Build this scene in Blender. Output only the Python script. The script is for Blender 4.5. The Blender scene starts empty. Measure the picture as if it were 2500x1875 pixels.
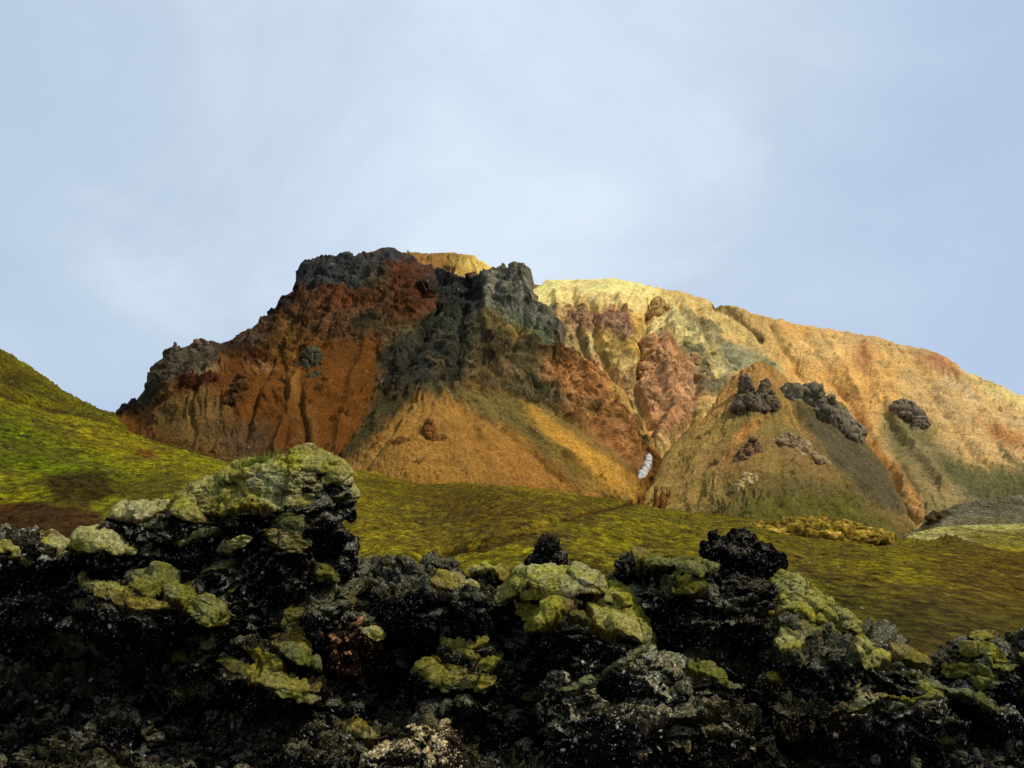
import bpy, bmesh, math, random, time
import numpy as np
from mathutils import Vector

T0 = time.time()
random.seed(7)
RNG = np.random.default_rng(11)
C = bpy.context.scene.collection
SC = bpy.context.scene
R = math.radians

# ------------------------------------------------------------------ camera
F = 2401.0                      # focal length in pixels of a 2500 px wide picture
PITCH = R(9.3)
EYE = np.array([0.0, 0.0, 1.7])
cam_data = bpy.data.cameras.new('camera')
cam_data.sensor_width = 36.0
cam_data.lens = 36.0 * F / 2500.0
cam_data.clip_start = 0.05
cam_data.clip_end = 20000
cam = bpy.data.objects.new('camera', cam_data)
C.objects.link(cam)
cam.location = EYE
cam.rotation_euler = (R(90) + PITCH, 0, 0)
SC.camera = cam

# ------------------------------------------------------------------ light
SUN_DIR = np.array([0.62, -0.12, 0.76]); SUN_DIR /= np.linalg.norm(SUN_DIR)
elev = math.asin(SUN_DIR[2]); azim = math.atan2(SUN_DIR[0], SUN_DIR[1])
sd = bpy.data.lights.new('sun', 'SUN')
sd.energy = 3.6
sd.angle = R(2.0)
sd.color = (1.0, 0.955, 0.88)
sun = bpy.data.objects.new('sun', sd)
C.objects.link(sun)
sun.rotation_euler = Vector(SUN_DIR).to_track_quat('Z', 'Y').to_euler()

world = bpy.data.worlds.new('World'); SC.world = world
world.use_nodes = True
wn = world.node_tree; wn.nodes.clear()
wo = wn.nodes.new('ShaderNodeOutputWorld'); bg = wn.nodes.new('ShaderNodeBackground')
sky = wn.nodes.new('ShaderNodeTexSky'); sky.sky_type = 'NISHITA'; sky.sun_disc = False
sky.sun_elevation = elev; sky.sun_rotation = azim
sky.air_density = 1.3; sky.dust_density = 0.6
tc = wn.nodes.new('ShaderNodeTexCoord')
mp = wn.nodes.new('ShaderNodeMapping'); mp.inputs['Scale'].default_value = (1.0, 1.0, 1.45)
mp.inputs['Rotation'].default_value = (0, R(-14), 0)
wn.links.new(tc.outputs['Generated'], mp.inputs['Vector'])
def wnoise(scale, detail, rough, loc, dist=0.3):
    m = wn.nodes.new('ShaderNodeMapping'); m.inputs['Location'].default_value = loc
    wn.links.new(mp.outputs[0], m.inputs['Vector'])
    n = wn.nodes.new('ShaderNodeTexNoise'); n.inputs['Scale'].default_value = scale
    n.inputs['Detail'].default_value = detail; n.inputs['Roughness'].default_value = rough
    n.inputs['Distortion'].default_value = dist
    wn.links.new(m.outputs[0], n.inputs['Vector'])
    return n
n1 = wnoise(2.1, 6, 0.56, (3.1, 0.4, 1.7), 0.5)
n2 = wnoise(2.6, 5, 0.45, (8.1, 2.4, 5.2), 0.5)
bright = wn.nodes.new('ShaderNodeVectorMath'); bright.operation = 'DOT_PRODUCT'      # the veil is thinnest, and glows, above the plateau
wn.links.new(tc.outputs['Generated'], bright.inputs[0])
bx_, bz_ = (1180 - 1250) / F, (937.5 - 130) / F
bd = Vector((bx_, math.cos(PITCH) - math.sin(PITCH) * bz_, math.sin(PITCH) + math.cos(PITCH) * bz_)).normalized()
bright.inputs[1].default_value = bd
gl = wn.nodes.new('ShaderNodeMapRange'); gl.interpolation_type = 'SMOOTHSTEP'
gl.inputs['From Min'].default_value = 0.85; gl.inputs['From Max'].default_value = 1.0; gl.inputs['To Min'].default_value = -0.04; gl.inputs['To Max'].default_value = 0.38
wn.links.new(bright.outputs['Value'], gl.inputs['Value'])
nm = wn.nodes.new('ShaderNodeMath'); nm.operation = 'MULTIPLY_ADD'; nm.inputs[1].default_value = 1.10
wn.links.new(n1.outputs['Fac'], nm.inputs[0]); wn.links.new(gl.outputs[0], nm.inputs[2])
cr1 = wn.nodes.new('ShaderNodeValToRGB')        # colour of the cloud veil, blue-grey to white
cr1.color_ramp.elements[0].position = 0.50; cr1.color_ramp.elements[0].color = (4.8, 6.05, 8.1, 1)
cr1.color_ramp.elements[1].position = 0.99; cr1.color_ramp.elements[1].color = (7.5, 8.6, 9.8, 1)
e = cr1.color_ramp.elements.new(0.79); e.color = (5.8, 6.95, 8.5, 1)
wn.links.new(nm.outputs[0], cr1.inputs['Fac'])
cr2 = wn.nodes.new('ShaderNodeValToRGB')        # how thick the veil is
cr2.color_ramp.elements[0].position = 0.3; cr2.color_ramp.elements[0].color = (0.86, 0.86, 0.86, 1)
cr2.color_ramp.elements[1].position = 0.62; cr2.color_ramp.elements[1].color = (0.97, 0.97, 0.97, 1)
wn.links.new(n2.outputs['Fac'], cr2.inputs['Fac'])
mx = wn.nodes.new('ShaderNodeMix'); mx.data_type = 'RGBA'
wn.links.new(cr2.outputs[0], mx.inputs['Factor'])
wn.links.new(sky.outputs[0], mx.inputs['A']); wn.links.new(cr1.outputs[0], mx.inputs['B'])
wn.links.new(mx.outputs['Result'], bg.inputs['Color'])
bg.inputs['Strength'].default_value = 0.1
wn.links.new(bg.outputs[0], wo.inputs[0])

SC.view_settings.view_transform = 'Standard'
SC.view_settings.look = 'None'
SC.view_settings.exposure = 0.0
SC.view_settings.gamma = 1.0
SC.view_settings.use_curve_mapping = False
SC.cycles.max_bounces = 4
SC.cycles.diffuse_bounces = 2

# ------------------------------------------------------------------ helpers
cp, sp = math.cos(PITCH), math.sin(PITCH)
def P(u, v, Y):
    """survey point: bearing read from the photograph, distance Y in metres -> world position"""
    u = np.asarray(u, float); v = np.asarray(v, float); Y = np.asarray(Y, float)
    x = (u - 1250.0) / F; z = (937.5 - v) / F
    dy = cp - sp * z; dz = sp + cp * z
    return np.stack([x / dy * Y, Y + 0 * x, EYE[2] + dz / dy * Y], -1)
def UV(p):
    d = p - EYE
    yc = cp * d[..., 1] + sp * d[..., 2]; zc = -sp * d[..., 1] + cp * d[..., 2]
    yc = np.where(np.abs(yc) < 1e-3, 1e-3, yc)
    front = yc > 1.5
    return np.where(front, 1250 + F * d[..., 0] / yc, -99999.0), np.where(front, 937.5 - F * zc / yc, 99999.0)
def lin(c):
    c = np.asarray(c, float) / 255.0
    return np.where(c <= 0.04045, c / 12.92, ((c + 0.055) / 1.055) ** 2.4)
def sm(a, b, x):
    t = np.clip((x - a) / (b - a), 0, 1); return t * t * (3 - 2 * t)

def _h(ix, iy, iz, s):
    n = (ix.astype(np.uint32) * np.uint32(73856093)) ^ (iy.astype(np.uint32) * np.uint32(19349663)) ^ (iz.astype(np.uint32) * np.uint32(83492791)) ^ np.uint32((s * 2654435761) & 0xffffffff)
    n ^= n >> np.uint32(15); n *= np.uint32(0x2c1b3c6d); n ^= n >> np.uint32(12); n *= np.uint32(0x297a2d39); n ^= n >> np.uint32(15)
    return n
def noise(p, s=0):
    """gradient noise, about -1..1"""
    p = np.asarray(p, np.float32)
    fl = np.floor(p); i = fl.astype(np.int64); f = p - fl
    w = f * f * f * (f * (f * 6 - 15) + 10)
    out = np.zeros(len(p), np.float32)
    for dx in (0, 1):
        wx = w[:, 0] if dx else 1 - w[:, 0]
        for dy in (0, 1):
            wy = wx * (w[:, 1] if dy else 1 - w[:, 1])
            for dz in (0, 1):
                hh = _h(i[:, 0] + dx, i[:, 1] + dy, i[:, 2] + dz, s)
                gx = (hh & np.uint32(1023)).astype(np.float32) / 511.5 - 1
                gy = ((hh >> np.uint32(10)) & np.uint32(1023)).astype(np.float32) / 511.5 - 1
                gz = ((hh >> np.uint32(20)) & np.uint32(1023)).astype(np.float32) / 511.5 - 1
                out += wy * (w[:, 2] if dz else 1 - w[:, 2]) * (gx * (f[:, 0] - dx) + gy * (f[:, 1] - dy) + gz * (f[:, 2] - dz))
    return out * 1.35
def fbm(p, octaves=4, s=0, gain=0.5, ridged=False):
    out = 0; a = 1.0; tot = 0
    q = np.asarray(p, np.float32)
    for k in range(octaves):
        n = noise(q, s + k * 17)
        if ridged: n = 1 - 2 * np.abs(n)
        out = out + a * n; tot += a; a *= gain; q = q * 2.03 + 3.7
    return out / tot
def cells(p, s=0):
    """distance to the nearest of scattered points, 0 .. about 1, and that cell's random number"""
    p = np.asarray(p, np.float32)
    b = np.floor(p - 0.5).astype(np.int64)
    d1 = np.full(len(p), 9.0, np.float32); rid = np.zeros(len(p), np.float32); d2 = d1.copy()
    for dx in (0, 1):
        for dy in (0, 1):
            for dz in (0, 1):
                cx, cy, cz = b[:, 0] + dx, b[:, 1] + dy, b[:, 2] + dz
                hh = _h(cx, cy, cz, s)
                jx = (hh & np.uint32(1023)).astype(np.float32) / 1023 * 0.8 + 0.1
                jy = ((hh >> np.uint32(10)) & np.uint32(1023)).astype(np.float32) / 1023 * 0.8 + 0.1
                jz = ((hh >> np.uint32(20)) & np.uint32(1023)).astype(np.float32) / 1023 * 0.8 + 0.1
                d = np.sqrt((cx + jx - p[:, 0]) ** 2 + (cy + jy - p[:, 1]) ** 2 + (cz + jz - p[:, 2]) ** 2)
                near = d < d1
                d2 = np.where(near, d1, np.minimum(d2, d))
                rid = np.where(near, (hh >> np.uint32(5) & np.uint32(255)).astype(np.float32) / 255, rid)
                d1 = np.where(near, d, d1)
    return d1, d2, rid

def blocks(p, s=0):
    """broken-rock relief, about -1..1: every block at its own height and tilt, cracks between blocks"""
    p = np.asarray(p, np.float32)
    w = p + 0.22 * np.stack([noise(p * 1.3, s + 60), noise(p * 1.3, s + 61), noise(p * 1.3, s + 62)], -1)
    b = np.floor(w - 0.5).astype(np.int64); N = len(p)
    d1 = np.full(N, 9.0, np.float32); d2 = d1.copy(); h = np.zeros(N, np.float32)
    for dx in (0, 1):
        for dy in (0, 1):
            for dz in (0, 1):
                cx, cy, cz = b[:, 0] + dx, b[:, 1] + dy, b[:, 2] + dz
                hh = _h(cx, cy, cz, s)
                ox = w[:, 0] - cx - (hh & np.uint32(1023)).astype(np.float32) / 1278 - 0.1
                oy = w[:, 1] - cy - ((hh >> np.uint32(10)) & np.uint32(1023)).astype(np.float32) / 1278 - 0.1
                oz = w[:, 2] - cz - ((hh >> np.uint32(20)) & np.uint32(1023)).astype(np.float32) / 1278 - 0.1
                d = np.sqrt(ox * ox + oy * oy + oz * oz)
                g = _h(cz, cx, cy, s + 5)
                tilt = ((g & np.uint32(255)).astype(np.float32) / 127 - 1) * ox + ((g >> np.uint32(8) & np.uint32(255)).astype(np.float32) / 127 - 1) * oy + ((g >> np.uint32(16) & np.uint32(255)).astype(np.float32) / 127 - 1) * oz
                hv = (hh >> np.uint32(5) & np.uint32(255)).astype(np.float32) / 255 - 0.5 + 0.9 * tilt
                near = d < d1
                d2 = np.where(near, d1, np.minimum(d2, d)); h = np.where(near, hv, h); d1 = np.where(near, d, d1)
    return h * 1.2 - 0.6 * np.exp(-(d2 - d1) / 0.06)
def components(nv, faces):
    lab = np.arange(nv)
    while True:
        m = lab[faces].min(1); new = lab.copy()
        for k in range(faces.shape[1]): np.minimum.at(new, faces[:, k], m)
        new = new[new]
        if (new == lab).all(): return lab
        lab = new
def subdivide(V, Fq, attrs):
    e = np.concatenate([np.sort(Fq[:, [k, (k + 1) % 4]], 1) for k in range(4)])
    ue, inv = np.unique(e, axis=0, return_inverse=True); inv = inv.ravel(); nf = len(Fq); nv = len(V); ne = len(ue)
    f = lambda A: np.concatenate([A, A[ue].mean(1), A[Fq].mean(1)])
    E = [nv + inv[k * nf:(k + 1) * nf] for k in range(4)]; Cn = nv + ne + np.arange(nf)
    nF = np.concatenate([np.stack([Fq[:, k], E[k], Cn, E[k - 1]], 1) for k in range(4)])
    return f(V), nF, [f(a) for a in attrs]
def split_mesh(verts, faces, least=40):
    """connected pieces, largest first: lists of (vertex index array, faces)"""
    lab = components(len(verts), faces); fl = lab[faces[:, 0]]
    ids, cnt = np.unique(fl, return_counts=True); out = []
    for i in ids[np.argsort(-cnt)]:
        fk = faces[fl == i]
        if len(fk) < least: continue
        used = np.unique(fk); rm = np.full(len(verts), -1); rm[used] = np.arange(len(used)); out.append((used, rm[fk]))
    return out
def rbf_fit(pts):
    pts = np.asarray(pts, float); x = pts[:, :2] / 1000; n = len(x)
    K = np.sqrt(((x[:, None] - x[None]) ** 2).sum(-1))
    A = np.zeros((n + 3, n + 3)); A[:n, :n] = K; A[:n, n] = 1; A[:n, n + 1:] = x; A[n, :n] = 1; A[n + 1:, :n] = x.T
    w = np.linalg.solve(A + 1e-9 * np.eye(n + 3), np.concatenate([1000.0 / pts[:, 2], [0, 0, 0]]))
    return x, w
def rbf_eval(fit, u, v):
    x, w = fit; n = len(x); q = np.stack([np.ravel(u), np.ravel(v)], -1) / 1000
    out = w[n] + q @ w[n + 1:]
    for k in range(n): out = out + w[k] * np.hypot(q[:, 0] - x[k, 0], q[:, 1] - x[k, 1])
    return (1000.0 / np.clip(out, 0.5, 60)).reshape(np.shape(u))
def line(pts, n=6):
    """more points along a ridge or a gully"""
    out = []
    for a, b in zip(pts[:-1], pts[1:]):
        for k in range(n): out.append(tuple(np.array(a) + (np.array(b) - np.array(a)) * k / n))
    out.append(pts[-1]); return out
def poly_sd(u, v, poly):
    """signed distance to a polygon, negative inside"""
    px = np.array(poly, float); d = np.full(u.shape, 1e9); c = np.zeros(u.shape, bool)
    for k in range(len(px)):
        ax, ay = px[k]; bx, by = px[(k + 1) % len(px)]
        ex, ey = bx - ax, by - ay
        t = np.clip(((u - ax) * ex + (v - ay) * ey) / (ex * ex + ey * ey + 1e-9), 0, 1)
        d = np.minimum(d, np.hypot(u - ax - t * ex, v - ay - t * ey))
        if ay != by:
            c ^= ((ay > v) != (by > v)) & (u < (bx - ax) * (v - ay) / (by - ay) + ax)
    return np.where(c, -d, d)
def path_d(u, v, path):
    d = np.full(u.shape, 1e9)
    for (ax, ay), (bx, by) in zip(path[:-1], path[1:]):
        ex, ey = bx - ax, by - ay
        t = np.clip(((u - ax) * ex + (v - ay) * ey) / (ex * ex + ey * ey + 1e-9), 0, 1)
        d = np.minimum(d, np.hypot(u - ax - t * ex, v - ay - t * ey))
    return d

def mesh_from(name, verts, faces, mats, col=None, attrs=None, smooth=True):
    """faces: (n,4) or (n,3) array"""
    faces = np.asarray(faces, np.int32); k = faces.shape[1]
    me = bpy.data.meshes.new(name)
    me.vertices.add(len(verts)); me.vertices.foreach_set('co', np.asarray(verts, np.float32).ravel())
    me.loops.add(faces.size); me.loops.foreach_set('vertex_index', faces.ravel())
    me.polygons.add(len(faces)); me.polygons.foreach_set('loop_start', np.arange(0, faces.size, k, dtype=np.int32))
    me.polygons.foreach_set('loop_total', np.full(len(faces), k, np.int32))
    if smooth: me.polygons.foreach_set('use_smooth', np.ones(len(faces), bool))
    me.update(calc_edges=True); me.validate()
    if col is not None:
        a = me.color_attributes.new('tint', 'FLOAT_COLOR', 'POINT')
        rgba = np.ones((len(verts), 4), np.float32); rgba[:, :3] = col
        a.data.foreach_set('color', rgba.ravel())
    for nme, val in (attrs or {}).items():
        a = me.attributes.new(nme, 'FLOAT', 'POINT'); a.data.foreach_set('value', np.asarray(val, np.float32))
    for m in (mats if isinstance(mats, (list, tuple)) else [mats]): me.materials.append(m)
    return me
def link(name, me, parent=None, **props):
    o = bpy.data.objects.new(name, me); C.objects.link(o)
    if parent: o.parent = parent
    for k, val in props.items(): o[k] = val
    return o
def vnormals(verts, faces):
    a = verts[faces[:, 0]]; b = verts[faces[:, 1]]; c = verts[faces[:, -1]]
    if faces.shape[1] == 4: n = np.cross(verts[faces[:, 2]] - a, c - b)
    else: n = np.cross(b - a, c - a)
    out = np.zeros_like(verts)
    for k in range(faces.shape[1]):
        for j in range(3): out[:, j] += np.bincount(faces[:, k], n[:, j], len(verts))
    return out / (np.linalg.norm(out, axis=1, keepdims=True) + 1e-12)
def grid_faces(nr, nc, off=0):
    i = np.arange(nr - 1)[:, None] * nc + np.arange(nc - 1)[None]
    i = i.ravel() + off
    return np.stack([i, i + 1, i + nc + 1, i + nc], -1)

# ------------------------------------------------------------------ materials
class M:
    def __init__(s, name, rough=1.0, spec=0.03):
        s.m = bpy.data.materials.new(name); s.m.use_nodes = True; s.t = s.m.node_tree
        s.b = s.t.nodes['Principled BSDF']
        s.b.inputs['Roughness'].default_value = rough
        s.b.inputs['Specular IOR Level'].default_value = spec
        s.geo = s.n('ShaderNodeNewGeometry')
    def n(s, t, **kw):
        x = s.t.nodes.new(t)
        for k, v in kw.items(): setattr(x, k, v)
        return x
    def l(s, a, b): s.t.links.new(a, b)
    def noise(s, scale, detail=4, rough=0.6, vec=None, dist=0.0):
        x = s.n('ShaderNodeTexNoise'); x.inputs['Scale'].default_value = scale; x.inputs['Detail'].default_value = detail
        x.inputs['Roughness'].default_value = rough; x.inputs['Distortion'].default_value = dist
        s.l(vec if vec else s.geo.outputs['Position'], x.inputs['Vector']); return x.outputs['Fac']
    def voro(s, scale, vec=None, feature='F1'):
        x = s.n('ShaderNodeTexVoronoi', feature=feature); x.inputs['Scale'].default_value = scale
        s.l(vec if vec else s.geo.outputs['Position'], x.inputs['Vector']); return x
    def attr(s, name): return s.n('ShaderNodeAttribute', attribute_name=name)
    def ramp(s, fac, stops):
        x = s.n('ShaderNodeValToRGB'); r = x.color_ramp
        while len(r.elements) < len(stops): r.elements.new(0.5)
        for el, (p, c) in zip(r.elements, stops):
            el.position = p; el.color = (c, c, c, 1) if isinstance(c, (int, float)) else (*c, 1)
        s.l(fac, x.inputs['Fac']); return x.outputs['Color']
    def mix(s, fac, a, b, mode='MIX'):
        x = s.n('ShaderNodeMix', data_type='RGBA', blend_type=mode)
        for sock, val in ((x.inputs['Factor'], fac), (x.inputs['A'], a), (x.inputs['B'], b)):
            if hasattr(val, 'is_linked'): s.l(val, sock)
            elif isinstance(val, (int, float)): sock.default_value = val
            else: sock.default_value = (*val, 1)
        return x.outputs['Result']
    def math(s, op, a, b=0.0, c=None):
        x = s.n('ShaderNodeMath', operation=op)
        for k, val in enumerate((a, b) if c is None else (a, b, c)):
            if hasattr(val, 'is_linked'): s.l(val, x.inputs[k])
            else: x.inputs[k].default_value = val
        return x.outputs[0]
    def bump(s, h, dist, strength=1.0):
        x = s.n('ShaderNodeBump'); x.inputs['Distance'].default_value = dist; x.inputs['Strength'].default_value = strength
        s.l(h, x.inputs['Height']); s.l(x.outputs[0], s.b.inputs['Normal'])
    def out(s, col): s.l(col, s.b.inputs['Base Color']); return s.m

def mat_mountain():
    m = M('rhyolite_scree'); t = m.attr('tint').outputs['Color']; rk = m.attr('rock').outputs['Fac']
    f1 = m.noise(0.55, 6, 0.84); f2 = m.noise(0.12, 4, 0.6)
    c = m.mix(1.0, t, m.ramp(f1, [(0.32, 0.38), (0.45, 0.85), (0.53, 1.08), (0.66, 1.75)]), 'MULTIPLY')
    c = m.mix(1.0, c, m.ramp(f2, [(0.3, 0.82), (0.7, 1.16)]), 'MULTIPLY')
    vs = m.voro(0.30); sp_ = m.n('ShaderNodeSeparateColor'); m.l(vs.outputs['Color'], sp_.inputs[0])
    st_ = m.math('MULTIPLY', m.math('GREATER_THAN', sp_.outputs[0], 0.72), m.math('LESS_THAN', m.math('ADD', vs.outputs['Distance'], m.math('MULTIPLY', f1, 0.25)), 0.32))
    c = m.mix(m.math('MULTIPLY', st_, 0.55), c, m.mix(m.math('GREATER_THAN', sp_.outputs[1], 0.7), (0.05, 0.03, 0.015), (0.40, 0.30, 0.18)))
    h = m.math('ADD', m.noise(0.5, 8, 0.72), m.math('MULTIPLY', st_, 0.3))
    m.bump(h, 2.0, 0.9)
    return m.out(c)
def mat_grass(name='grassy_moss', scale=1.0):
    m = M(name); t = m.attr('tint').outputs['Color']
    mp = m.n('ShaderNodeMapping'); mp.inputs['Scale'].default_value = (1.0, 0.36, 1.4)
    m.l(m.geo.outputs['Position'], mp.inputs['Vector'])
    f1 = m.noise(0.75 * scale, 5, 0.80, mp.outputs[0]); f2 = m.noise(0.16 * scale, 4, 0.65, mp.outputs[0])
    c = m.mix(1.0, t, m.ramp(f1, [(0.34, (0.12, 0.09, 0.08)), (0.44, (0.55, 0.50, 0.5)), (0.52, (1.05, 1.05, 1.0)), (0.60, (1.5, 1.42, 1.6)), (0.70, (2.6, 2.4, 4.0))]), 'MULTIPLY')  # dark stops also put the shade under tussocks into the colour
    c = m.mix(m.ramp(f2, [(0.42, 0.0), (0.66, 0.6)]), c, (0.075, 0.045, 0.010))
    mp2 = m.n('ShaderNodeMapping'); mp2.inputs['Scale'].default_value = (1.0, 0.75, 1.2); m.l(m.geo.outputs['Position'], mp2.inputs['Vector'])
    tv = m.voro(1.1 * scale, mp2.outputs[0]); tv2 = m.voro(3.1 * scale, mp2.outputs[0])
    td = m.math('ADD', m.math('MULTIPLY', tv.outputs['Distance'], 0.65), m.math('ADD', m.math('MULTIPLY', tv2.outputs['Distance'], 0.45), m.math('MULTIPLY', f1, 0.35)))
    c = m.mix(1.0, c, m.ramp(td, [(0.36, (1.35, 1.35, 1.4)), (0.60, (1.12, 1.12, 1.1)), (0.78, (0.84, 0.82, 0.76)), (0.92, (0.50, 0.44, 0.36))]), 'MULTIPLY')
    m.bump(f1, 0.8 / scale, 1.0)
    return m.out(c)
def mat_lava():
    m = M('mossy_lava', 1.0, 0.02)
    t = m.attr('tint').outputs['Color']; ms = m.attr('moss').outputs['Fac']
    w = m.n('ShaderNodeVectorMath', operation='ADD')
    wn_ = m.n('ShaderNodeTexNoise'); wn_.inputs['Scale'].default_value = 9; wn_.inputs['Detail'].default_value = 4
    m.l(m.geo.outputs['Position'], wn_.inputs['Vector'])
    sc = m.n('ShaderNodeVectorMath', operation='SCALE'); sc.inputs['Scale'].default_value = 0.12
    m.l(wn_.outputs['Color'], sc.inputs[0]); m.l(sc.outputs[0], w.inputs[0]); m.l(m.geo.outputs['Position'], w.inputs[1])
    c = m.ramp(m.noise(3.0, 6, 0.65), [(0.3, (0.003, 0.0028, 0.0028)), (0.5, (0.006, 0.005, 0.0045)), (0.62, (0.014, 0.011, 0.008)), (0.8, (0.026, 0.022, 0.017))])
    nz = m.n('ShaderNodeSeparateXYZ'); m.l(m.geo.outputs['Normal'], nz.inputs[0])
    cl = m.noise(1.2, 3, 0.6)
    # crusts of lichen and thin moss on whatever faces up, in clusters
    up = m.math('ADD', m.math('MULTIPLY', nz.outputs['Z'], 0.50), m.math('ADD', m.math('MULTIPLY', m.noise(17, 5, 0.75), 1.5), m.math('MULTIPLY', cl, 1.9)))
    crust = m.ramp(m.math('SUBTRACT', up, 1.46), [(0.52, 0.0), (0.60, 1.0)])
    hue = m.noise(6.5, 4, 0.75)
    kc = m.ramp(hue, [(0.33, (0.045, 0.020, 0.006)), (0.42, (0.085, 0.066, 0.035)), (0.50, (0.115, 0.110, 0.062)), (0.57, (0.170, 0.165, 0.120)), (0.66, (0.080, 0.085, 0.022))])
    kc = m.mix(1.0, kc, m.ramp(m.noise(33, 4, 0.75), [(0.36, 0.10), (0.5, 0.95), (0.64, 2.5)]), 'MULTIPLY')
    c = m.mix(crust, c, kc)
    # white and ochre lichen spots
    clr = m.ramp(m.noise(1.9, 3, 0.6), [(0.38, 0.08), (0.54, 1.0)])
    for scale, thr, size in ((24, 0.80, 0.33), (12, 0.84, 0.30), (42, 0.84, 0.34)):
        v = m.voro(scale, w.outputs[0])
        sep = m.n('ShaderNodeSeparateColor'); m.l(v.outputs['Color'], sep.inputs[0])
        on = m.math('MULTIPLY', m.math('GREATER_THAN', sep.outputs[0], thr), m.math('LESS_THAN', v.outputs['Distance'], size))
        on = m.math('MULTIPLY', on, clr)
        colr = m.ramp(sep.outputs[1], [(0.0, (0.07, 0.065, 0.045)), (0.35, (0.20, 0.19, 0.17)), (0.62, (0.34, 0.33, 0.30)), (0.82, (0.14, 0.055, 0.012)), (0.95, (0.40, 0.385, 0.36))])
        c = m.mix(on, c, colr)
    c = m.mix(1.0, c, t, 'MULTIPLY')
    g = m.ramp(m.noise(1.1, 4, 0.6), [(0.35, (0.075, 0.062, 0.010)), (0.55, (0.11, 0.10, 0.045)), (0.7, (0.17, 0.15, 0.025))])
    g = m.mix(1.0, g, m.ramp(m.noise(30, 4, 0.7), [(0.3, 0.35), (0.7, 1.6)]), 'MULTIPLY')
    mk = m.math('MULTIPLY', ms, m.ramp(m.noise(14, 5, 0.7), [(0.40, 0.0), (0.52, 1.0)]))
    c = m.mix(mk, c, g)
    m.bump(m.math('ADD', m.noise(22, 8, 0.75), m.math('MULTIPLY', m.voro(26, w.outputs[0]).outputs['Distance'], -0.8)), 0.06, 1.0)
    return m.out(c)
def mat_moss():
    m = M('woolly_moss', 1.0, 0.02)
    t = m.attr('tint').outputs['Color']
    f1 = m.noise(2.2, 4, 0.6); f2 = m.noise(20, 6, 0.78); f3 = m.noise(9, 4, 0.6)
    c = m.mix(m.ramp(f1, [(0.40, 0.0), (0.60, 1.0)]), (0.33, 0.305, 0.038), (0.385, 0.355, 0.125))
    c = m.mix(m.ramp(f3, [(0.55, 0.0), (0.72, 0.8)]), c, (0.17, 0.12, 0.012))
    c = m.mix(1.0, c, m.ramp(f2, [(0.34, 0.22), (0.45, 0.75), (0.55, 1.2), (0.66, 2.0)]), 'MULTIPLY')
    c = m.mix(1.0, c, t, 'MULTIPLY')
    m.bump(f2, 0.05, 1.0)
    pass
    return m.out(c)
def mat_stone():
    m = M('lichened_clinker', 1.0, 0.03)
    oi = m.n('ShaderNodeObjectInfo')
    base = m.ramp(oi.outputs['Random'], [(0.0, (0.004, 0.004, 0.003)), (0.4, (0.02, 0.017, 0.013)), (0.5, (0.075, 0.05, 0.032)), (0.7, (0.10, 0.095, 0.075)), (0.85, (0.08, 0.08, 0.04)), (0.96, (0.20, 0.19, 0.15))])
    c = m.mix(m.ramp(m.noise(35, 5, 0.7), [(0.42, 0.0), (0.62, 1.0)]), base, (0.012, 0.011, 0.010))
    m.bump(m.noise(40, 5, 0.7), 0.03, 1.0)
    return m.out(c)
def mat_simple(name, stops, scale, bump_s, bump_d, rough=0.95, use_tint=False):
    m = M(name, rough, 0.03)
    c = m.ramp(m.noise(scale, 6, 0.68), stops)
    if use_tint: c = m.mix(1.0, c, m.attr('tint').outputs['Color'], 'MULTIPLY')
    m.bump(m.noise(bump_s, 8, 0.72), bump_d)
    return m.out(c)
MT = mat_mountain(); GR = mat_grass(); LV = mat_lava(); MS = mat_moss(); ST = mat_stone()
CR = mat_simple('craggy_rhyolite', [(0.3, 0.45), (0.5, 0.95), (0.72, 1.5)], 0.7, 0.9, 1.2, use_tint=True)
SNOW = mat_simple('old_snow', [(0.3, (0.42, 0.37, 0.30)), (0.5, (0.50, 0.465, 0.40)), (0.7, (0.66, 0.63, 0.57))], 0.5, 1.0, 0.6)

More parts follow.
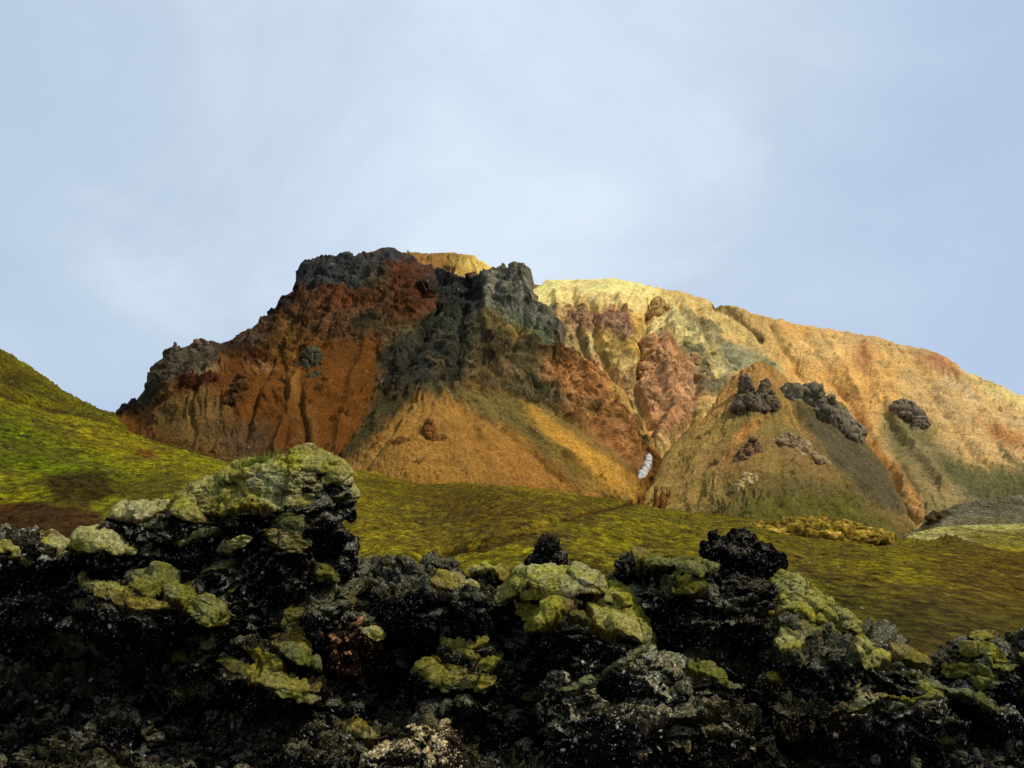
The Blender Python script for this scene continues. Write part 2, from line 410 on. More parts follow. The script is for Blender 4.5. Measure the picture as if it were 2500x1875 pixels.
# ------------------------------------------------------------------ sheets of terrain
def columns(u0, u1, du):
    """close columns where the picture looks, wider ones beyond"""
    a, b = max(u0, -150), min(u1, 2650)
    parts = [np.arange(a, b, du)]
    if u0 < a: parts.insert(0, np.arange(u0, a, du * 5))
    if u1 > b: parts.append(np.arange(b, u1 + du * 5, du * 5))
    return np.concatenate(parts)
def sheet(name, top, bot, depth, du, nrow, paint, back, mat, disp, front=None, umin=None, umax=None, warp=12.0, wscale=None):
    """a slope between its crest and its foot, each point at its own distance; behind the crest it falls away"""
    top = np.array(top, float); bot = np.array(bot, float)
    u0 = top[0, 0] if umin is None else umin; u1 = top[-1, 0] if umax is None else umax
    us = columns(u0, u1, du); nc = len(us)
    vt = np.interp(us, top[:, 0], top[:, 1]); vb = np.interp(us, bot[:, 0], bot[:, 1])
    t = np.linspace(0, 1, nrow)[:, None]
    U = np.repeat(us[None], nrow, 0); V = vb[None] + (vt - vb)[None] * t
    Y = rbf_eval(rbf_fit(depth), U, V)
    G = P(U, V, Y)
    parts = [G]
    if front:      # rows nearer than the foot
        rows = []
        for (dy, dz) in front[::-1]:
            g = G[0].copy(); g[:, 1] += dy; g[:, 2] += dz; g[:, 0] *= g[:, 1].clip(1) / G[0][:, 1]; rows.append(g)
        parts = [np.array(rows)] + parts
    rows = []
    for (dy, dz) in back:
        g = G[-1].copy(); s = (g[:, 1] + dy) / g[:, 1]; g[:, 0] *= s; g[:, 1] += dy; g[:, 2] += dz; rows.append(g)
    parts.append(np.array(rows))
    G = np.concatenate(parts, 0); nr = G.shape[0]
    verts = G.reshape(-1, 3); faces = grid_faces(nr, nc)
    n = vnormals(verts, faces)
    u, v = UV(verts)
    nf = len(front) if front else 0
    v[-len(back) * nc:] = np.tile(vt, len(back)); u[-len(back) * nc:] = np.tile(us, len(back))
    col, rock = paint(u, v, verts)
    verts = disp(verts, n, u, v, rock)
    return verts, faces, col, rock, n, u, v

def painter(base, base_rock, patches, wamp=12, wfreq=0.02, wscale=1.0, seed=5, fans=None):
    """patches: (kind, geometry, colour, softness px, rock 0..1, strength)"""
    def f(u, v, p):
        q = p / wscale
        wu = u + wamp * fbm(q * wfreq, 4, seed, 0.6); wv = v + wamp * fbm(q * wfreq, 4, seed + 50, 0.6)
        w2 = 1.0 * wamp * fbm(q * wfreq * 5, 4, seed + 70, 0.7); wu = wu + w2; wv = wv + 0.6 * w2
        if fans: wv = wv + 46 * streaks(u, v, p, fans, 13)
        col = np.repeat(lin(base)[None], len(u), 0); rock = np.full(len(u), float(base_rock))
        for pt in patches:
            kind, geo, c, soft, rk = pt[:5]; st = pt[5] if len(pt) > 5 else 1.0
            if kind == 'p':
                g = np.array(geo, float); lo = g.min(0) - soft - 3 * wamp; hi = g.max(0) + soft + 3 * wamp
            elif kind in 'lL':
                g = np.array(geo[0], float); lo = g.min(0) - geo[1] - soft - 3 * wamp; hi = g.max(0) + geo[1] + soft + 3 * wamp
            else:
                cx, cy, rx, ry = geo; lo = (cx - rx * 1.5 - soft - wamp * 3, cy - ry * 1.5 - soft - wamp * 3); hi = (cx + rx * 1.5 + soft + wamp * 3, cy + ry * 1.5 + soft + wamp * 3)
            idx = np.where((u > lo[0]) & (u < hi[0]) & (v > lo[1]) & (v < hi[1]))[0]
            if len(idx) == 0: continue
            a, b = wu[idx], wv[idx]
            if kind == 'L':
                a = u[idx] + 0.12 * (wu[idx] - u[idx]); b = v[idx] + 0.12 * (wv[idx] - v[idx])
            if kind == 'p': d = poly_sd(a, b, geo)
            elif kind in 'lL': d = path_d(a, b, geo[0]) - geo[1]
            else: d = (np.hypot((a - geo[0]) / geo[2], (b - geo[1]) / geo[3]) - 1) * min(geo[2], geo[3])
            m = (1 - sm(-soft, soft, d)) * st
            if c is not None: col[idx] = col[idx] * (1 - m[:, None]) + lin(c)[None] * m[:, None]
            rock[idx] = rock[idx] * (1 - m) + rk * m
        return col, rock
    return f

def streaks(u, v, p, fans, seed=3):
    """rills running down the scree: fans are (apex u, apex v, radius of influence, rills per radian)"""
    num = np.zeros(len(u)); den = np.full(len(u), 1e-6); wob = fbm(p / 60.0, 3, 222)
    for k, (au, av, rr, fr) in enumerate(fans):
        r = np.hypot(u - au, v - av); a = np.arctan2(v - av, u - au)
        w = np.exp(-(r / rr) ** 2)
        a = a + 0.10 * wob
        s = fbm(np.stack([a * fr * 0.40, r / 80.0, np.full(len(u), k * 7.3)], -1), 5, seed + k, 0.62)
        num += w * s; den += w
    return num / den

# ---- scree and cliffs of the mountain
def mountain_disp(fans, amp=9.0, rill=1.6, soil=0.5, lines=()):
    def f(p, n, u, v, rock):
        s = streaks(u, v, p, fans)
        z_ = np.array([1, 1, 0.62])
        r1 = fbm(p / 34.0, 5, 21, 0.55, ridged=True); r2 = fbm(p / 9.0, 4, 71, 0.65)
        r3 = fbm(p * np.array([1, 1, 0.5]) / 13.0, 5, 23, 0.62, ridged=True)
        crag = amp * (0.38 * r1 + 0.18 * r2 + 0.42 * r3 + 0.24 * blocks(p * z_ / 16.0, 9) + 0.12 * blocks(p * z_ / 6.0, 12))
        d = rock * crag + (1 - rock) * (rill * 1.5 * s + 2.2 * fbm(np.stack([s * 2.2, p[:, 2] / 40.0, 0 * s], -1), 3, 35, ridged=True) + soil * fbm(p / 6.0, 3, 31) + 4.2 * fbm(p / 48.0, 4, 33, ridged=True))
        wu = u + 14 * fbm(p / 30.0, 3, 171) + 5 * fbm(p / 8.0, 3, 172); wv = v + 12 * fbm(p / 30.0, 3, 173)
        for path, w, h_ in lines:
            pd = path_d(wu, wv, path); d = d + h_ * np.exp(-(pd / w) ** 2) * (0.75 + 0.6 * noise(p / 20.0, 175))
        f.fleck = sm(0.26, 0.46, fbm(p * np.array([1, 1, 0.75]) / 7.5, 5, 141, 0.68) + 0.30 * sm(0.1, 0.45, rock) + 0.22 * fbm(p / 60.0, 2, 142))
        d = d + 2.4 * f.fleck * (1 - 0.5 * rock) + 1.2 * f.fleck * fbm(p / 3.0, 3, 143)
        out = p + n * d[:, None]
        side = rock * amp * 0.35
        out[:, 0] += side * noise(p / 9.0, 91); out[:, 2] += side * noise(p / 7.0, 92)
        f.s = s
        return out
    return f

SHEETS = []
def build_mountain(name, label, top, bot, depth, base, rock0, patches, fans, du, nrow, back, gain, amp=9.0, rill=1.6, rgb=(1.0, 1.0, 0.65), lines=(), **kw):
    pf = painter(base, rock0, [pt[:3] + (pt[3] * 1.35,) + pt[4:] for pt in patches], fans=fans, **kw)
    dp = mountain_disp(fans, amp, rill, lines=lines)
    verts, faces, col, rock, n, u, v = sheet(name, top, bot, depth, du, nrow, pf, back, MT, dp)
    s = dp.s
    mott = fbm(verts / 22.0, 4, 77, 0.6)
    fine = fbm(verts / 4.5, 4, 79, 0.7); col = col * gain * np.clip(1 + 0.26 * s * (1 - rock) + 0.36 * mott + 0.40 * fine * (0.35 + rock), 0.3, 2)[:, None]
    col[:, 0] *= 1 + 0.06 * mott; col[:, 2] *= 1 - 0.18 * mott
    fleck = dp.fleck * 0.62
    col = col * (1 - 0.62 * fleck[:, None])
    crack = np.clip(-blocks(verts * np.array([1, 1, 0.62]) / 6.0, 12), 0, 1) + np.clip(-blocks(verts * np.array([1, 1, 0.62]) / 16.0, 9), 0, 1)
    col = col * (1 - 0.35 * (rock * crack.clip(0, 1)))[:, None]
    sa = sm(0.10, 0.55, fbm(np.stack([s * 3.0, verts[:, 2] / 70.0, verts[:, 0] / 90.0], -1), 3, 151, 0.65))[:, None] * (1 - 0.6 * rock[:, None]) * 0.40
    sb = sm(0.12, 0.50, fbm(np.stack([s * 2.5, verts[:, 2] / 55.0, verts[:, 0] / 120.0], -1) + 9.0, 4, 153, 0.7))[:, None] * 0.42
    mean = col.mean(1, keepdims=True)
    col = col * (1 - sa) + (0.35 * col + 0.65 * mean * np.array([[1.58, 1.06, 0.58]]) * 1.35) * sa
    col = col * (1 - sb) + mean * np.array([[1.30, 0.86, 0.42]]) * 0.62 * sb
    mean = col.mean(1, keepdims=True); col = mean + (col - mean) * 0.93; col = col * np.array(rgb)
    col = np.clip(col, 0.0015, 0.82)
    o = link(name, mesh_from(name, verts, faces, MT, col, {'rock': rock}), kind='structure', label=label)
    SHEETS.append((verts, faces))
    return o

LIN_L = [([(830, 715), (790, 820), (720, 940), (680, 1120)], 9, 4), ([(760, 740), (700, 830), (640, 960), (600, 1080)], 8, -4), ([(950, 740), (900, 830), (850, 960), (810, 1130)], 10, 4),
 ([(735, 980), (750, 1120)], 7, -5), ([(690, 860), (705, 1000), (690, 1120)], 7, -3), ([(1034, 680), (1036, 790)], 8, 7), ([(1060, 690), (1050, 800), (1000, 900)], 12, -7), ([(1150, 700), (1120, 820), (1110, 930)], 10, -6),
 ([(1200, 690), (1180, 820), (1230, 930)], 12, 6), ([(1290, 760), (1250, 860), (1300, 950)], 8, -4), ([(1150, 1010), (1250, 1090), (1400, 1215)], 7, -3), ([(1120, 1000), (1200, 1110), (1260, 1200)], 7, 2.5), ([(1230, 1020), (1360, 1120), (1480, 1215)], 6, 2.5),
 ([(1010, 990), (960, 1070), (900, 1150)], 6, -2.5), ([(1350, 880), (1430, 990), (1530, 1130)], 9, -4), ([(1400, 890), (1480, 980), (1560, 1120)], 8, 3.5), ([(500, 900), (470, 1000), (480, 1090)], 8, -3)]
LIN_R = [([(1440, 750), (1455, 850), (1500, 930), (1580, 1090)], 9, -8), ([(1590, 730), (1570, 830), (1552, 950), (1590, 1100)], 9, -9), ([(1700, 930), (1692, 1020), (1610, 1130)], 9, -8), ([(1640, 760), (1618, 880), (1640, 1010), (1610, 1090)], 12, 8),
 ([(1510, 740), (1520, 850), (1545, 940)], 9, 6), ([(1360, 730), (1370, 850), (1440, 980), (1540, 1100)], 10, 5), ([(1400, 720), (1410, 820), (1440, 900)], 8, -5), ([(1690, 750), (1720, 830), (1750, 920)], 8, -5), ([(1660, 740), (1700, 850), (1715, 930)], 8, 5),
 ([(1745, 755), (1800, 795), (1860, 842)], 7, -6), ([(1790, 790), (1860, 880), (1930, 960)], 10, 4), ([(1960, 820), (2040, 940), (2120, 1080), (2230, 1280)], 12, -7), ([(2110, 850), (2150, 960), (2200, 1060), (2300, 1200)], 12, 5), ([(2230, 880), (2290, 1000), (2400, 1150)], 11, -5),
 ([(2330, 920), (2420, 1040), (2520, 1130)], 10, 4), ([(1880, 800), (1930, 900), (2000, 1000)], 8, -4), ([(2020, 840), (2070, 930), (2110, 1010)], 8, 3.5)]
LIN_S = [([(1850, 900), (1790, 1010), (1740, 1120), (1700, 1240)], 8, -1.9), ([(1830, 930), (1760, 1040), (1680, 1180)], 7, 1.7), ([(1870, 990), (1900, 1100), (1900, 1240)], 9, -2.2), ([(1930, 970), (1990, 1080), (2040, 1220)], 9, 1.9), ([(1900, 950), (1960, 1060), (1990, 1200)], 8, -1.7), ([(2040, 1030), (2090, 1130), (2150, 1240)], 8, -1.7)]
# left massif with the dark cap
D_L = (line([(850, 640, 640), (965, 622, 660), (1030, 665, 668)], 2)
  + [(735, 650, 630), (740, 705, 628), (690, 740, 626), (640, 790, 618), (612, 815, 612), (547, 845, 590), (484, 845, 566), (428, 860, 552), (370, 930, 545), (350, 1010, 540), (300, 1010, 545), (200, 1010, 560)]
  + [(850, 715, 628), (950, 712, 622), (1010, 760, 600), (1030, 700, 612), (1045, 700, 668), (1060, 760, 640), (1100, 680, 690), (1130, 700, 680), (1200, 680, 660), (1280, 665, 648), (1290, 740, 630), (1350, 790, 618), (1365, 860, 600)]
  + [(900, 820, 575), (800, 900, 540), (700, 900, 545), (580, 900, 548), (480, 960, 525), (450, 1060, 495), (600, 1100, 465), (750, 1050, 475), (720, 1150, 445)]
  + line([(950, 880, 560), (930, 970, 520), (870, 1080, 480), (820, 1170, 455)], 3)
  + [(1030, 830, 590), (1050, 900, 548), (1150, 800, 600), (1200, 850, 585), (1250, 880, 570)]
  + line([(1050, 950, 512), (1060, 1020, 478), (1060, 1160, 430)], 4) + [(960, 1080, 452), (920, 1160, 435), (1180, 1100, 462), (1200, 1190, 440), (1050, 1250, 410), (1400, 1300, 420)]
  + line([(1110, 960, 530), (1250, 1040, 510), (1400, 1150, 480)], 3)
  + [(1300, 960, 560), (1370, 960, 568), (1450, 1030, 555), (1480, 1130, 510), (1420, 1200, 465), (1300, 1130, 485)]
  + line([(1420, 900, 592), (1500, 960, 590), (1570, 1080, 560), (1585, 1150, 520), (1590, 1240, 470)], 3) + [(1620, 1000, 590), (1640, 1240, 465)])
TOP_L = [(200, 1030), (290, 1018), (310, 1012), (335, 1000), (348, 1010), (352, 975), (375, 945), (390, 915), (405, 890), (418, 862), (430, 858), (445, 866), (470, 852), (484, 842), (500, 850), (516, 845), (548, 852), (580, 838), (600, 822), (625, 820), (640, 800), (672, 775), (690, 752), (715, 725), (736, 710), (738, 690), (742, 665), (748, 648), (780, 640), (812, 636), (850, 640), (880, 628), (920, 624), (962, 622), (980, 632), (1010, 650), (1032, 668), (1045, 662), (1080, 668), (1110, 680), (1140, 688), (1165, 682), (1200, 672), (1225, 664), (1245, 668), (1262, 662), (1276, 668), (1282, 700), (1292, 735), (1310, 752), (1345, 780), (1352, 800), (1362, 850), (1375, 868), (1430, 895), (1500, 950), (1560, 1050), (1600, 1120), (1640, 1180)]
BOT_L = [(200, 1200), (700, 1230), (1100, 1250), (1500, 1300), (1700, 1330)]
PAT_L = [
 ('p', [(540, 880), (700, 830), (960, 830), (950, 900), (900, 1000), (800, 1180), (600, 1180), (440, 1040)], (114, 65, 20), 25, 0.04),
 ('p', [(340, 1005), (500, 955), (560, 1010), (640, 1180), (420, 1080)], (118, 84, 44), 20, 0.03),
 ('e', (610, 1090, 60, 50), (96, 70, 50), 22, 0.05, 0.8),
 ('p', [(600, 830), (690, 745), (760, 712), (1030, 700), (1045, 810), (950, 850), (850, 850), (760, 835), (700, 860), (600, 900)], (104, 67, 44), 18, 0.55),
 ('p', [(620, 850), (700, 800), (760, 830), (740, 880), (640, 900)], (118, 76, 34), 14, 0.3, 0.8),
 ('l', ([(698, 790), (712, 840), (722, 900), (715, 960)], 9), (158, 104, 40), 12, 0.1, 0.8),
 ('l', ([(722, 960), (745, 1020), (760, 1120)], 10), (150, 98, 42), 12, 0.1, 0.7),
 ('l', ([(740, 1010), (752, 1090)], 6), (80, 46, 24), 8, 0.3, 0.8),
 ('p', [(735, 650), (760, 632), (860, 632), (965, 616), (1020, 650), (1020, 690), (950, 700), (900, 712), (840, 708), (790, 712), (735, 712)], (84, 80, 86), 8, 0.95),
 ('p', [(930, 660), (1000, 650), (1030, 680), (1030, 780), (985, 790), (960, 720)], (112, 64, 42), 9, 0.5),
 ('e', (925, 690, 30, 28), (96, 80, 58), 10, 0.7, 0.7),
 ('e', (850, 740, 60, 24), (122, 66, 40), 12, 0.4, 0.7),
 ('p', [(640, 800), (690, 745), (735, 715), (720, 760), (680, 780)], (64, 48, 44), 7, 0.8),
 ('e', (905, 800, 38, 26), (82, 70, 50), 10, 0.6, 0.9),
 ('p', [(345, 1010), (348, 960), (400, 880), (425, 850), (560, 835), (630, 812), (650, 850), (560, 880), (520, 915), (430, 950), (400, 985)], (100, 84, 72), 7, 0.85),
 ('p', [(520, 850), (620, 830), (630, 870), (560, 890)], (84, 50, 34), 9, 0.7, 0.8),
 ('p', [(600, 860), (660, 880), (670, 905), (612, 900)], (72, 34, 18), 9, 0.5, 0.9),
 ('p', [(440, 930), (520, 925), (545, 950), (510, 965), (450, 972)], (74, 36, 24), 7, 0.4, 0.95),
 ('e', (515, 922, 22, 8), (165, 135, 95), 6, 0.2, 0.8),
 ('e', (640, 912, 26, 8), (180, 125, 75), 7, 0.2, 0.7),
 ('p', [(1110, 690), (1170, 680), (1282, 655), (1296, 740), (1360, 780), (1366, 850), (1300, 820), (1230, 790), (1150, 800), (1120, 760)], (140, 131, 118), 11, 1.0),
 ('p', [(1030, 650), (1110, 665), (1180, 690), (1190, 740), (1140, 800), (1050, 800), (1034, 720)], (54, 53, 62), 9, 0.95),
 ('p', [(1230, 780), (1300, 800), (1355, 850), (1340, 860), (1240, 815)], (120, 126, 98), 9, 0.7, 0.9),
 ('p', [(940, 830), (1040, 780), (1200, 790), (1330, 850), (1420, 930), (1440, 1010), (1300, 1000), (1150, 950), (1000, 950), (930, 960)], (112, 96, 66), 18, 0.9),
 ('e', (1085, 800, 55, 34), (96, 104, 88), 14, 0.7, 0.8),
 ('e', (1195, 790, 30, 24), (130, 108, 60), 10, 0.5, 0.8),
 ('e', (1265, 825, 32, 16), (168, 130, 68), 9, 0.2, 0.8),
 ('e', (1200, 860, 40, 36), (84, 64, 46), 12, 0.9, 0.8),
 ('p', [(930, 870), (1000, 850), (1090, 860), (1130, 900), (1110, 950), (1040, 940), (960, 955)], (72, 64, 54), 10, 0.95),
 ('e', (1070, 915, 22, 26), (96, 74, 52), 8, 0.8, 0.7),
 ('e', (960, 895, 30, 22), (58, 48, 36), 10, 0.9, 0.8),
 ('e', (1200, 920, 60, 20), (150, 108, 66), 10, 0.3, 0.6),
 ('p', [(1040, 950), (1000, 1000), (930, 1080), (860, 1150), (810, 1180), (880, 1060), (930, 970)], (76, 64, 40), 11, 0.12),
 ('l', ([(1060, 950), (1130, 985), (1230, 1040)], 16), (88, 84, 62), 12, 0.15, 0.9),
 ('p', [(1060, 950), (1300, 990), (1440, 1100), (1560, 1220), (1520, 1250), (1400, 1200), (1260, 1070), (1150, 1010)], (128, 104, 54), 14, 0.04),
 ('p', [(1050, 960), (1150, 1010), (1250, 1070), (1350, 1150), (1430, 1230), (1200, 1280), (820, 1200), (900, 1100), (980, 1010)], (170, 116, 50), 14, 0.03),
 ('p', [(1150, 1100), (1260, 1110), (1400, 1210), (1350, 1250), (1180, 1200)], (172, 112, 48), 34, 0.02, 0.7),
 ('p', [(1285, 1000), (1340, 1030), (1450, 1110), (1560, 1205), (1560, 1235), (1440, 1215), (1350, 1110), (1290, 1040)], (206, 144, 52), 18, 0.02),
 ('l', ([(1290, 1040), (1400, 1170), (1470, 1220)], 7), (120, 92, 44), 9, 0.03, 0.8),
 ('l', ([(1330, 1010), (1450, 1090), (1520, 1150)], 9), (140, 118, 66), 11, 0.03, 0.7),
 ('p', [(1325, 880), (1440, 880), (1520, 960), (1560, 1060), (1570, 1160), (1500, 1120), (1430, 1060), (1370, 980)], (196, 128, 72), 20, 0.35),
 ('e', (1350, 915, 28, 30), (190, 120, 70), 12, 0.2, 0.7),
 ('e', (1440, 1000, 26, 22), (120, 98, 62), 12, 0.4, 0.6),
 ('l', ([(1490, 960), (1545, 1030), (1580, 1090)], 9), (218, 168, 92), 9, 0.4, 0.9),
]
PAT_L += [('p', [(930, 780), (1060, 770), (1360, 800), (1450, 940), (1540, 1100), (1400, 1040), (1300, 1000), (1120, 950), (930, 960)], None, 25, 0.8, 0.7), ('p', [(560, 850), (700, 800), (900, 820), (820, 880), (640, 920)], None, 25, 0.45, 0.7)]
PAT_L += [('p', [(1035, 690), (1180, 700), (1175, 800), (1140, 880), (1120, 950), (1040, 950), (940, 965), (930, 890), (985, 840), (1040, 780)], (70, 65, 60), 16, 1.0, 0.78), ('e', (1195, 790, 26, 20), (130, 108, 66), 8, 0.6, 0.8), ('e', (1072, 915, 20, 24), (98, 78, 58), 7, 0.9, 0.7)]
FAN_L = [(1050, 850, 300, 26), (860, 560, 260, 40), (520, 780, 260, 26), (1600, 1500, 420, 40), (1200, 640, 170, 40)]
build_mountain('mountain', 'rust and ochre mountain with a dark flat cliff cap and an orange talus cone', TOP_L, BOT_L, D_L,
  (116, 70, 26), 0.12, PAT_L, FAN_L, 2.0, 330, [(6, -3), (25, -14), (60, -34), (130, -80), (240, -170)], 0.86, amp=9.0, rgb=(0.96, 1.0, 0.76), lines=LIN_L)  # colours and lowered gain carry the cloud shade lying on this massif

# yellow mountain on the right, behind
D_R = (line([(1100, 720, 800), (1290, 705, 790), (1480, 691, 780), (1740, 752, 800), (2100, 830, 800), (2330, 905, 770), (2500, 982, 720), (2700, 1050, 690)], 2)
  + [(1290, 760, 740), (1400, 780, 705), (1500, 800, 690), (1400, 880, 655), (1520, 900, 640), (1600, 860, 665), (1600, 960, 615), (1680, 960, 630), (1700, 830, 715), (1800, 850, 740), (1860, 900, 725)]
  + line([(1480, 760, 715), (1560, 830, 690), (1560, 960, 622), (1590, 1080, 575), (1590, 1180, 530), (1580, 1260, 490)], 2)
  + line([(1700, 930, 650), (1690, 1030, 600), (1610, 1130, 545)], 2)
  + [(1750, 930, 660), (1850, 1000, 640), (1800, 1260, 520), (1950, 900, 730), (2100, 950, 700), (2000, 1000, 660), (2100, 1080, 600)]
  + line([(1900, 800, 770), (2050, 940, 705), (2130, 1080, 620), (2220, 1200, 545), (2250, 1290, 500)], 3)
  + line([(2200, 860, 770), (2260, 1020, 650), (2400, 1180, 560)], 3) + [(2400, 1000, 690), (2500, 1080, 640), (2500, 1200, 540), (2700, 1200, 560), (2350, 1280, 500), (2600, 1300, 480), (3200, 1170, 740), (4000, 1290, 800), (4000, 1420, 560), (3200, 1360, 500), (1300, 900, 660), (1200, 900, 700), (1100, 1000, 700)])
TOP_R = [(1120, 722), (1290, 722), (1310, 712), (1340, 697), (1400, 693), (1490, 691), (1560, 700), (1620, 714), (1680, 726), (1740, 752), (1760, 755), (1850, 778), (1960, 804), (2060, 822), (2140, 834), (2190, 850), (2250, 862), (2300, 880), (2330, 903), (2370, 925), (2440, 950), (2500, 984), (2600, 1030), (2760, 1070), (3200, 1170), (4000, 1290)]
BOT_R = [(1120, 1050), (1400, 1200), (1560, 1300), (2760, 1360), (4000, 1420)]
PAT_R = [
 ('p', [(1270, 740), (1300, 680), (1500, 670), (1620, 715), (1640, 770), (1570, 790), (1500, 765), (1430, 745), (1340, 770)], (236, 196, 118), 14, 0.12),
 ('p', [(1600, 690), (1770, 740), (1860, 850), (1880, 900), (1760, 820), (1640, 770)], (206, 164, 92), 14, 0.08),
 ('l', ([(1420, 720), (1470, 740), (1560, 735)], 6), (205, 170, 105), 8, 0.1, 0.7),
 ('p', [(1350, 800), (1360, 760), (1420, 735), (1450, 760), (1450, 830), (1400, 860), (1350, 860)], (180, 136, 80), 14, 0.5),
 ('p', [(1440, 760), (1500, 765), (1570, 770), (1575, 850), (1550, 900), (1500, 940), (1460, 880)], (216, 164, 76), 12, 0.06),
 ('e', (1418, 785, 34, 26), (172, 122, 84), 10, 0.8, 0.85),
 ('p', [(1440, 780), (1480, 760), (1530, 770), (1545, 830), (1520, 860), (1490, 830)], (168, 118, 86), 9, 0.9),
 ('p', [(1350, 840), (1440, 830), (1480, 860), (1480, 900), (1380, 900), (1340, 880)], (162, 132, 78), 12, 0.2),
 ('l', ([(1448, 825), (1452, 870)], 9), (226, 190, 112), 7, 0.2),
 ('p', [(1480, 830), (1530, 850), (1530, 890), (1490, 920), (1470, 890)], (186, 146, 70), 9, 0.15),
 ('l', ([(1500, 900), (1540, 905), (1570, 880)], 8), (226, 182, 98), 6, 0.5, 0.9),
 ('p', [(1320, 880), (1450, 880), (1500, 930), (1570, 1060), (1560, 1130), (1450, 1060), (1370, 980)], (190, 126, 72), 20, 0.35),
 ('p', [(1575, 800), (1640, 770), (1700, 790), (1760, 870), (1790, 900), (1765, 925), (1730, 905), (1680, 850), (1620, 830), (1585, 850)], (230, 198, 124), 12, 0.15),
 ('p', [(1660, 770), (1730, 790), (1760, 820), (1740, 850), (1700, 830), (1660, 800)], (168, 144, 98), 9, 0.6, 0.8),
 ('p', [(1740, 830), (1790, 850), (1850, 880), (1885, 915), (1840, 900), (1800, 912), (1770, 925), (1755, 880)], (152, 138, 100), 12, 0.15),
 ('l', ([(1850, 890), (1885, 912), (1905, 940)], 7), (150, 150, 100), 6, 0.1),
 ('p', [(1665, 845), (1700, 850), (1740, 920), (1780, 930), (1760, 980), (1700, 960), (1670, 900)], (140, 122, 84), 10, 0.8),
 ('p', [(1570, 850), (1620, 820), (1650, 870), (1690, 890), (1700, 990), (1650, 1070), (1600, 1100), (1575, 1010), (1552, 960), (1555, 890)], (198, 134, 84), 14, 0.5),
 ('l', ([(1690, 930), (1692, 990), (1700, 1010)], 9), (196, 142, 98), 7, 0.5),
 ('l', ([(1708, 1010), (1670, 1070), (1610, 1120), (1590, 1180)], 12), (204, 162, 92), 10, 0.2),
 ('l', ([(1500, 930), (1550, 1000), (1585, 1080), (1595, 1110)], 13), (222, 172, 96), 9, 0.5),
 ('l', ([(1590, 1110), (1570, 1230)], 16), (196, 140, 80), 12, 0.35),
 ('p', [(1900, 800), (2100, 840), (2200, 900), (2180, 1010), (2100, 1040), (1950, 980), (1900, 900)], (208, 150, 76), 30, 0.04),
 ('e', (2010, 860, 70, 28), (222, 174, 104), 22, 0.04, 0.8),
 ('l', ([(1740, 750), (1790, 775), (1830, 810), (1856, 836)], 8), (108, 84, 44), 7, 0.06),
 ('e', (1985, 868, 16, 8), (130, 100, 56), 8, 0.3, 0.7),
 ('e', (2108, 882, 22, 34), (172, 112, 66), 18, 0.1, 0.9),
 ('p', [(2225, 868), (2290, 868), (2330, 895), (2350, 925), (2320, 935), (2260, 905)], (168, 108, 68), 14, 0.1),
 ('l', ([(2060, 840), (2160, 840), (2250, 862)], 12), (182, 140, 90), 12, 0.05, 0.7),
 ('p', [(2200, 900), (2320, 930), (2520, 1010), (2760, 1100), (2760, 1180), (2500, 1150), (2350, 1110), (2220, 1010)], (196, 150, 92), 22, 0.06),
 ('p', [(2330, 905), (2500, 975), (2760, 1070), (2700, 1090), (2500, 1020), (2400, 970)], (224, 184, 108), 12, 0.04),
 ('l', ([(2300, 930), (2350, 970), (2380, 1000)], 6), (220, 180, 130), 10, 0.05, 0.7),
 ('l', ([(2390, 940), (2430, 965)], 6), (140, 118, 60), 8, 0.05, 0.8),
 ('p', [(2380, 1040), (2450, 1060), (2560, 1100), (2560, 1130), (2440, 1090)], (188, 122, 62), 12, 0.05),
 ('e', (2145, 905, 16, 12), (170, 138, 84), 7, 0.4, 0.7),
 ('p', [(2150, 1050), (2170, 1010), (2260, 1040), (2310, 1100), (2350, 1150), (2500, 1170), (2760, 1190), (2760, 1360), (2230, 1300), (2190, 1180)], (124, 106, 62), 20, 0.08),
 ('e', (2270, 1120, 60, 24), (150, 120, 78), 16, 0.08, 0.6),
 ('p', [(2280, 1120), (2360, 1150), (2520, 1170), (2760, 1190), (2760, 1300), (2500, 1260), (2360, 1220), (2300, 1160)], (96, 88, 48), 22, 0.08),
 ('l', ([(2445, 1100), (2470, 1140), (2500, 1160)], 8), (96, 84, 50), 7, 0.1, 0.9),
 ('l', ([(2090, 1000), (2120, 1070), (2160, 1140), (2220, 1210), (2240, 1280)], 17), (184, 126, 62), 10, 0.05),
 ('l', ([(2220, 1180), (2320, 1230)], 20), (160, 126, 74), 18, 0.06, 0.8),
 ('l', ([(2205, 1160), (2240, 1220)], 8), (84, 66, 34), 9, 0.1, 0.8),
]
PAT_R += [('p', [(1340, 760), (1560, 790), (1700, 770), (1800, 880), (1760, 970), (1700, 1050), (1600, 1120), (1520, 1060), (1400, 960), (1330, 880)], None, 30, 0.62, 0.7),
 ('p', [(1400, 700), (1600, 715), (1620, 760), (1450, 760)], None, 20, 0.3, 0.6)]
FAN_R = [(1580, 1500, 380, 50), (2000, 500, 360, 50), (2500, 500, 420, 60), (1620, 600, 200, 34)]
build_mountain('yellow_mountain', 'broad sulphur-yellow rounded mountain with pink and green stains', TOP_R, BOT_R, D_R,
  (198, 150, 84), 0.08, PAT_R, FAN_R, 2.0, 310, [(12, -1), (50, -9), (120, -34), (250, -110)], 1.07, amp=6.0, rill=2.4, lines=LIN_R, rgb=(1.05, 1.12, 1.02))

